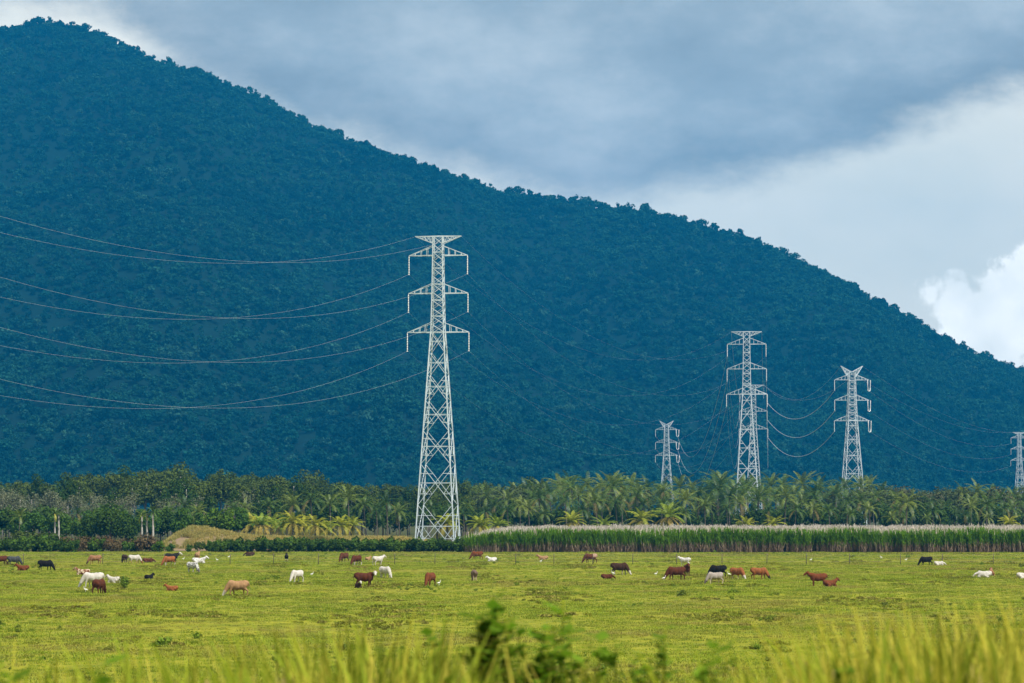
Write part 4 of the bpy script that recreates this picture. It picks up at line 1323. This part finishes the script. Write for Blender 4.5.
# yaw: 0 faces right, 180 left, -90 towards the road, 90 away
for c in (
    (1, 565, 'graze', 200, 'brown', 1.0, "reddish brown cow cut off by the picture's left edge"),
    (14, 565.5, 'graze', 10, 'slate', 1.0, "slate-dark cow grazing beside the cut-off brown one at the left edge"),
    (23, 570.5, 'lie', 180, 'red', .85, "reddish brown calf lying below the slate-dark cow at the far left"),
    (45.5, 570.5, 'graze', 0, 'black', 1.02, "black cow grazing rightward alone near the far left"),
    (95, 564, 'graze', 190, 'brown_tan', .98, "brown cow grazing leftward in front of the reddish bushes"),
    (124.5, 563, 'graze', 115, 'dark', .95, "dark brown cow with its head behind the white and brown one"),
    (134.5, 563.5, 'graze', 12, 'white_bf', .95, "white cow with brown head beside the dark brown one below the bushes"),
    (148, 562.5, 'liehead', 0, 'brown', .85, "dark brown calf lying right of the white brown-headed cow"),
    (172, 562.5, 'stand', 0, 'black_wf', 1.05, "black cow with white face standing behind the orange-brown one"),
    (169, 565.5, 'graze', 215, 'orange_wl', 1.0, "orange-brown cow with white legs grazing in front of the black one"),
    (199, 563.5, 'lie', 0, 'speckle_lie', 1.05, "pale speckled cow lying stretched out behind the standing grey speckled one"),
    (192.5, 572.5, 'graze', -40, 'speckle', 1.0, "grey and white speckled cow grazing in front of the lying pale one"),
    (197.5, 561, 'stand', 85, 'tanplain', 1.0, "tan cow seen from behind above the speckled pair"),
    (83, 575, 'lie', 175, 'pied', .9, "brown and cream pied cow lying behind the big white one"),
    (93, 587.5, 'graze', 185, 'white_gh', 1.15, "big white cow with grey head, partly hidden by a brown one"),
    (99, 594, 'graze', 70, 'brown', 1.05, "brown cow seen from behind in front of the big white one"),
    (114, 583, 'lie', 150, 'white', .85, "white calf lying just right of the big white cow"),
    (149, 580, 'lie', 60, 'black', .75, "black calf sitting alone in the grass below the dark brown lying calf"),
    (172, 591, 'lie', 165, 'orange', .66, "small bright orange-brown calf lying alone left of the tan grazing cow"),
    (237.5, 596, 'graze', 187, 'tan', 1.08, "tan cow with white face grazing leftward in the near pasture"),
    (250, 556, 'liehead', 180, 'dark', .85, "dark cow lying low against the hedge's left end"),
    (286.5, 561.5, 'stand', 95, 'black_wl', .85, "black calf with white legs seen from behind, alone before the hedge"),
    (297, 582, 'graze', 235, 'white', .98, "white cow grazing alone below the middle of the hedge"),
    (344, 562, 'graze', 240, 'brown', 1.05, "brown cow before the hedge, left one of two grazing side by side"),
    (356.5, 565, 'graze', 235, 'red_wl', 1.05, "brown cow with pale legs before the hedge, right one of two side by side"),
    (368, 560.5, 'lie', 60, 'tanplain', .7, "small tan calf between the two brown cows and a white one"),
    (378, 565.5, 'stand', 40, 'white', 1.0, "white cow with head raised before the hedge left of the pylon"),
    (364.5, 587, 'turn', -5, 'brown_wf', 1.12, "brown cow with white face looking up, a white-faced calf at its feet"),
    (358.5, 588, 'lie', -70, 'calf_wf', .7, "dark white-faced calf lying at the brown white-faced cow's feet"),
    (385, 578, 'graze', -50, 'white', 1.0, "white cow grazing just above the brown white-faced one"),
    (430, 586, 'graze', 250, 'red', 1.05, "red-brown cow grazing head-on below the largest pylon"),
    (474, 581, 'graze', 100, 'grey_wl', .92, "grey-brown cow with pale legs seen from behind, right below the pylon"),
    (477, 559.5, 'graze', 183, 'red', .98, "red-brown cow grazing leftward at the cane field's left end"),
    (492, 561.5, 'lie', 200, 'speckle_lie', .8, "white and grey calf lying right of the red-brown cow by the cane"),
    (543, 560, 'lie', 175, 'tanplain', .85, "tan calf lying close to the cane, left of the fence posts"),
    (590.5, 563, 'graze', 190, 'brown_rump', 1.05, "brown cow with pale rump grazing close to the cane"),
    (619.5, 575, 'graze', -8, 'dark_wf', 1.12, "dark brown cow with white face grazing rightward over a lying calf"),
    (607, 579, 'liehead', 5, 'brown', .72, "small brown calf lying at the dark brown cow's feet"),
    (676, 580, 'graze', 183, 'brown', 1.12, "brown cow grazing leftward toward a white egret"),
    (687, 576, 'stand', -85, 'brown', 1.02, "brown cow facing the road behind the one grazing toward an egret"),
    (685, 566, 'stand', 150, 'speckle_lie', .9, "pale greyish cow mostly hidden behind the brown one facing the road"),
    (718, 577, 'graze', 184, 'black', 1.05, "black cow standing behind the grey-brown one below the paired pylons"),
    (715, 584, 'graze', 195, 'grey', .95, "grey-brown cow grazing in front of the black one"),
    (737, 579.5, 'graze', -45, 'orange_wf', 1.02, "orange-brown cow with white face, between black cow and another orange-brown one"),
    (759, 579.5, 'graze', -12, 'orange_df', 1.02, "orange-brown cow with dark head grazing rightward, rightmost of its bunch"),
    (818, 586, 'stand', 180, 'red', 1.0, "red-brown cow standing with head level, a calf lying behind its tail"),
    (830, 586.5, 'lie', 25, 'red', .85, "red-brown calf lying beside the standing red-brown cow"),
    (926, 565.5, 'graze', 185, 'black', .95, "black cow near the cane at the right, beside a lying white calf"),
    (939, 565.5, 'liehead', 0, 'white', .75, "white calf lying right of the black cow near the cane"),
    (984, 577.5, 'liehead', 180, 'white', .95, "white cow lying in front of a brown one near the right edge"),
    (991, 576, 'lie', 80, 'brown_tan', .95, "brown cow lying upright behind the white one near the right edge"),
    (1024, 579, 'lie', 0, 'white', .9, "white cow cut off by the picture's right edge"),
): cow(*c)

# ------------------------------------------------------------------ egrets
t = NT('egret_white'); t.principled((.85, .85, .83), .7, .2); M['egret'] = t.mat
t = NT('egret_beak'); t.principled((.55, .33, .06), .5, .3); M['beak'] = t.mat
B = []
B.append((Vector((-.03, 0, .36)), (.17, .075, .085))); B.append((Vector((-.20, 0, .32)), (.10, .04, .035)))
chain(B, [(.10, 0, .40, .045), (.17, 0, .50, .030), (.15, 0, .60, .027), (.19, 0, .66, .038)])
for s in (-1, 1): chain(B, [(-.02, s * .035, .30, .022), (.0, s * .035, .15, .016), (-.01, s * .035, .01, .016)])
em_ = remesh("egret", B, .012, .6, 1); em_.materials.append(M['egret'])
em_.polygons.foreach_set("use_smooth", np.ones(len(em_.polygons), dtype=bool))
bk = MB(); bk.tube([(.21, 0, .66), (.32, 0, .63)], [.016, .003], 6); bk = bk.mesh("beak", [M['beak']], True)
for (px, py, yaw, lab) in (
    (312, 576.5, 0, "white egret in the grass right of the lone white grazing cow"), (439, 585.5, 20, "white egret just right of the red-brown cow below the largest pylon"),
    (613, 575.5, 180, "white egret at the dark brown cow's front legs"), (664, 580.5, 10, "white egret in front of the brown grazing cow's nose"),
    (85.5, 592.5, 180, "white egret in the grass below the big white cow"), (229, 558.5, 0, "white egret by the hedge right of the speckled cows"),
    (217, 561.5, 180, "white egret between the speckled cows and the hedge"), (183.5, 560.5, 0, "white egret beside the white-faced black cow"),
    (811, 561.5, 0, "white egret near the cane above the standing red-brown cow"), (881, 559, 180, "white egret near the cane, left of the black cow at right"),
    (906, 561.5, 0, "white egret just left of the black cow at right"), (729, 576.5, 180, "white egret between the black cow and the orange-brown pair"),
    (656, 576, 0, "white egret a little left of the one before the brown cow"), (541, 563, 0, "white egret close to the tan calf by the cane")):
    o = link("egret", em_); o.location = ground_at(px, py); o.rotation_euler = (0, 0, R(yaw)); o.scale = (.85,) * 3
    tag(o, lab, "bird", "cattle egrets among the cows")
    b = link("beak", bk, [], o)

# a dark rank weed in the herd
wk = shrub_kind("weed_bush", 700, 1.7, .62, 420, .16, 'weed')
o = wk(); o.location = ground_at(125, 589.5); o.scale = (1.0, 1.0, .95)
tag(o, "dark olive upright weed between the lying white calf and black calf", "shrub")

# ------------------------------------------------------------------ roadside bank: tall grass and leafy weeds close to the camera
def pick(p): return lambda rs: int(rs.random() < p)
bg_ = [blades("bank_clump", 800 + s, 12, 1.0, .22, .017, [M['bank_grass'], M['bank_green'], M['seed_head']], .45, pick(.35), head=.05) for s in range(4)]
bg_ += [blades("bank_clump", 810 + s, 9, 1.0, .26, .024, [M['bank_green'], M['bank_grass'], M['seed_head']], .55, pick(.3), head=0) for s in range(3)]
P_ = []; SC = []; ID = []


def bank(n, px0, px1, y0, y1, top0, top1, ids):
    for _ in range(n):
        px = rnd.uniform(px0, px1); Yq = rnd.uniform(y0, y1)
        k = (px - px0) / (px1 - px0)
        tp = rnd.uniform(top0, top1) if not callable(top0) else top0(px) + rnd.uniform(0, top1)
        b = base_at(px, Yq); z = gz(Yq)
        h = top_h(tp - 6, Yq) - z
        if h < .1: continue
        P_.append((b.x, Yq, z)); SC.append(h * .97); ID.append(rnd.choice(ids))


prof2 = lambda px: float(np.interp(px, [-50, 120, 180, 290, 330, 420, 460, 560, 620, 700, 790, 850, 930, 1075], [640, 642, 636, 634, 612, 610, 640, 646, 646, 650, 636, 612, 598, 586]))
bank(1500, -40, 1070, 8.5, 15, lambda p: prof2(p) - 6, 78, [0, 1, 2, 3, 4, 5, 6])
bank(420, 800, 1075, 9, 15, lambda p: prof2(p) - 6, 40, [0, 1, 2, 3])
bank(130, 300, 440, 10, 15, lambda p: prof2(p) - 12, 40, [0, 4, 5, 6, 1])
bank(26, 130, 300, 9, 13, lambda p: prof2(p) - 30, 30, [4, 5, 0])
P_ = np.array(P_)
scatter("bank_grass", P_, np.array(SC), NR.uniform(0, 6.28, len(P_)), ID, bg_)


def leafy(name, seed, h, spread, nst, leaf=.085):
    """upright weed: stems (one part) with pointed leaves (another)"""
    rs = random.Random(seed); mb = MB(); Q = []
    for i in range(nst):
        a = rs.uniform(0, 6.28); r = rs.uniform(.1, 1) * spread; hh = h * (1.0 if i == 0 else rs.uniform(.5, .97))
        p0 = Vector((math.cos(a) * r * .15, math.sin(a) * r * .15, -.05)); p2 = Vector((math.cos(a) * r, math.sin(a) * r, hh)); p1 = p0.lerp(p2, .5) + Vector((0, 0, .08 * h))
        pts = [p0.lerp(p1, k).lerp(p1.lerp(p2, k), k) for k in [j / 8 for j in range(9)]]
        mb.tube(pts, [.008 - .0006 * j for j in range(9)], 5)
        for j in range(2, 9):
            for q in range(10):
                p = pts[j].lerp(pts[max(0, j - 1)], rs.random())
                az = rs.uniform(0, 6.28); d = Vector((math.cos(az), math.sin(az), rs.uniform(-.2, .6))).normalized(); s = d.cross(Vector((0, 0, 1))).normalized()
                L = leaf * rs.uniform(.8, 1.5)
                Q += [p, p + d * L * .5 + s * L * .3, p + d * L, p + d * L * .5 - s * L * .3]
    return mb.mesh(name + "_stem", [M['bank_green']], True), mesh_poly(name + "_leaf", [tuple(v) for v in Q], 4)


for (px, py, Yq, spread, nst, lab, sd_) in (
    (508, 598, 12.5, .21, 26, "leafy green weed bush reaching highest in the blurred foreground centre", 1),
    (556, 598, 12.2, .08, 9, "leafy green stalk at the right of the tallest foreground weed bush", 2),
    (480, 610, 12.5, .14, 18, "low leafy weed left of the tallest foreground weed bush", 3),
    (655, 626, 11.5, .05, 7, "slim dark leafy stalk in the foreground right of the weed bushes", 4),
    (615, 632, 12.0, .15, 14, "rounded leafy weed left of the slim dark foreground stalk", 5),
    (538, 616, 11.8, .16, 18, "rounded leafy weed in front of the tallest foreground weed bush's right half", 6),
    (835, 655, 9.3, .05, 3, "small leafy sprout in the golden foreground grass at right", 7),
    (590, 618, 12.4, .10, 10, "leafy weed between the tallest foreground bush and the rounded weed", 11),
    (690, 648, 11.0, .10, 8, "bushy small weed right of the slim dark foreground stalk", 12),
    (440, 634, 12.0, .10, 9, "low leafy weed at the left end of the foreground weed bushes", 13),
    (20, 648, 9.3, .16, 10, "leafy green weed in the bottom left corner", 8),
    (85, 660, 9.3, .14, 10, "leafy green weed along the bottom edge right of the corner", 9),
    (710, 662, 9.3, .08, 5, "small leafy weed at the bottom edge right of the slim stalk", 10)):
    z = gz(Yq); h = top_h(py, Yq) - z
    e = empty("roadside_weed", base_at(px, Yq, z), rnd.uniform(0, 6.28))
    s_, l_ = leafy("roadside_weed", 900 + sd_, h, spread, nst)
    l_.materials.append(M['leaf_near'])
    part("stem", s_, e); part("leaves", l_, e)
    tag(e, lab, "weed", "leafy weeds on the roadside bank")

# ------------------------------------------------------------------ render settings
S.view_settings.view_transform = 'Standard'
S.view_settings.look = 'None'
S.view_settings.gamma = 1.0
S.view_settings.use_curve_mapping = False
S.view_settings.exposure = 0.42
S.render.engine = 'CYCLES'
S.cycles.use_denoising = True
S.cycles.max_bounces = 5
S.cycles.diffuse_bounces = 2
S.cycles.transmission_bounces = 2
S.cycles.volume_bounces = 0
S.cycles.use_adaptive_sampling = True
S.cycles.adaptive_threshold = 0.015
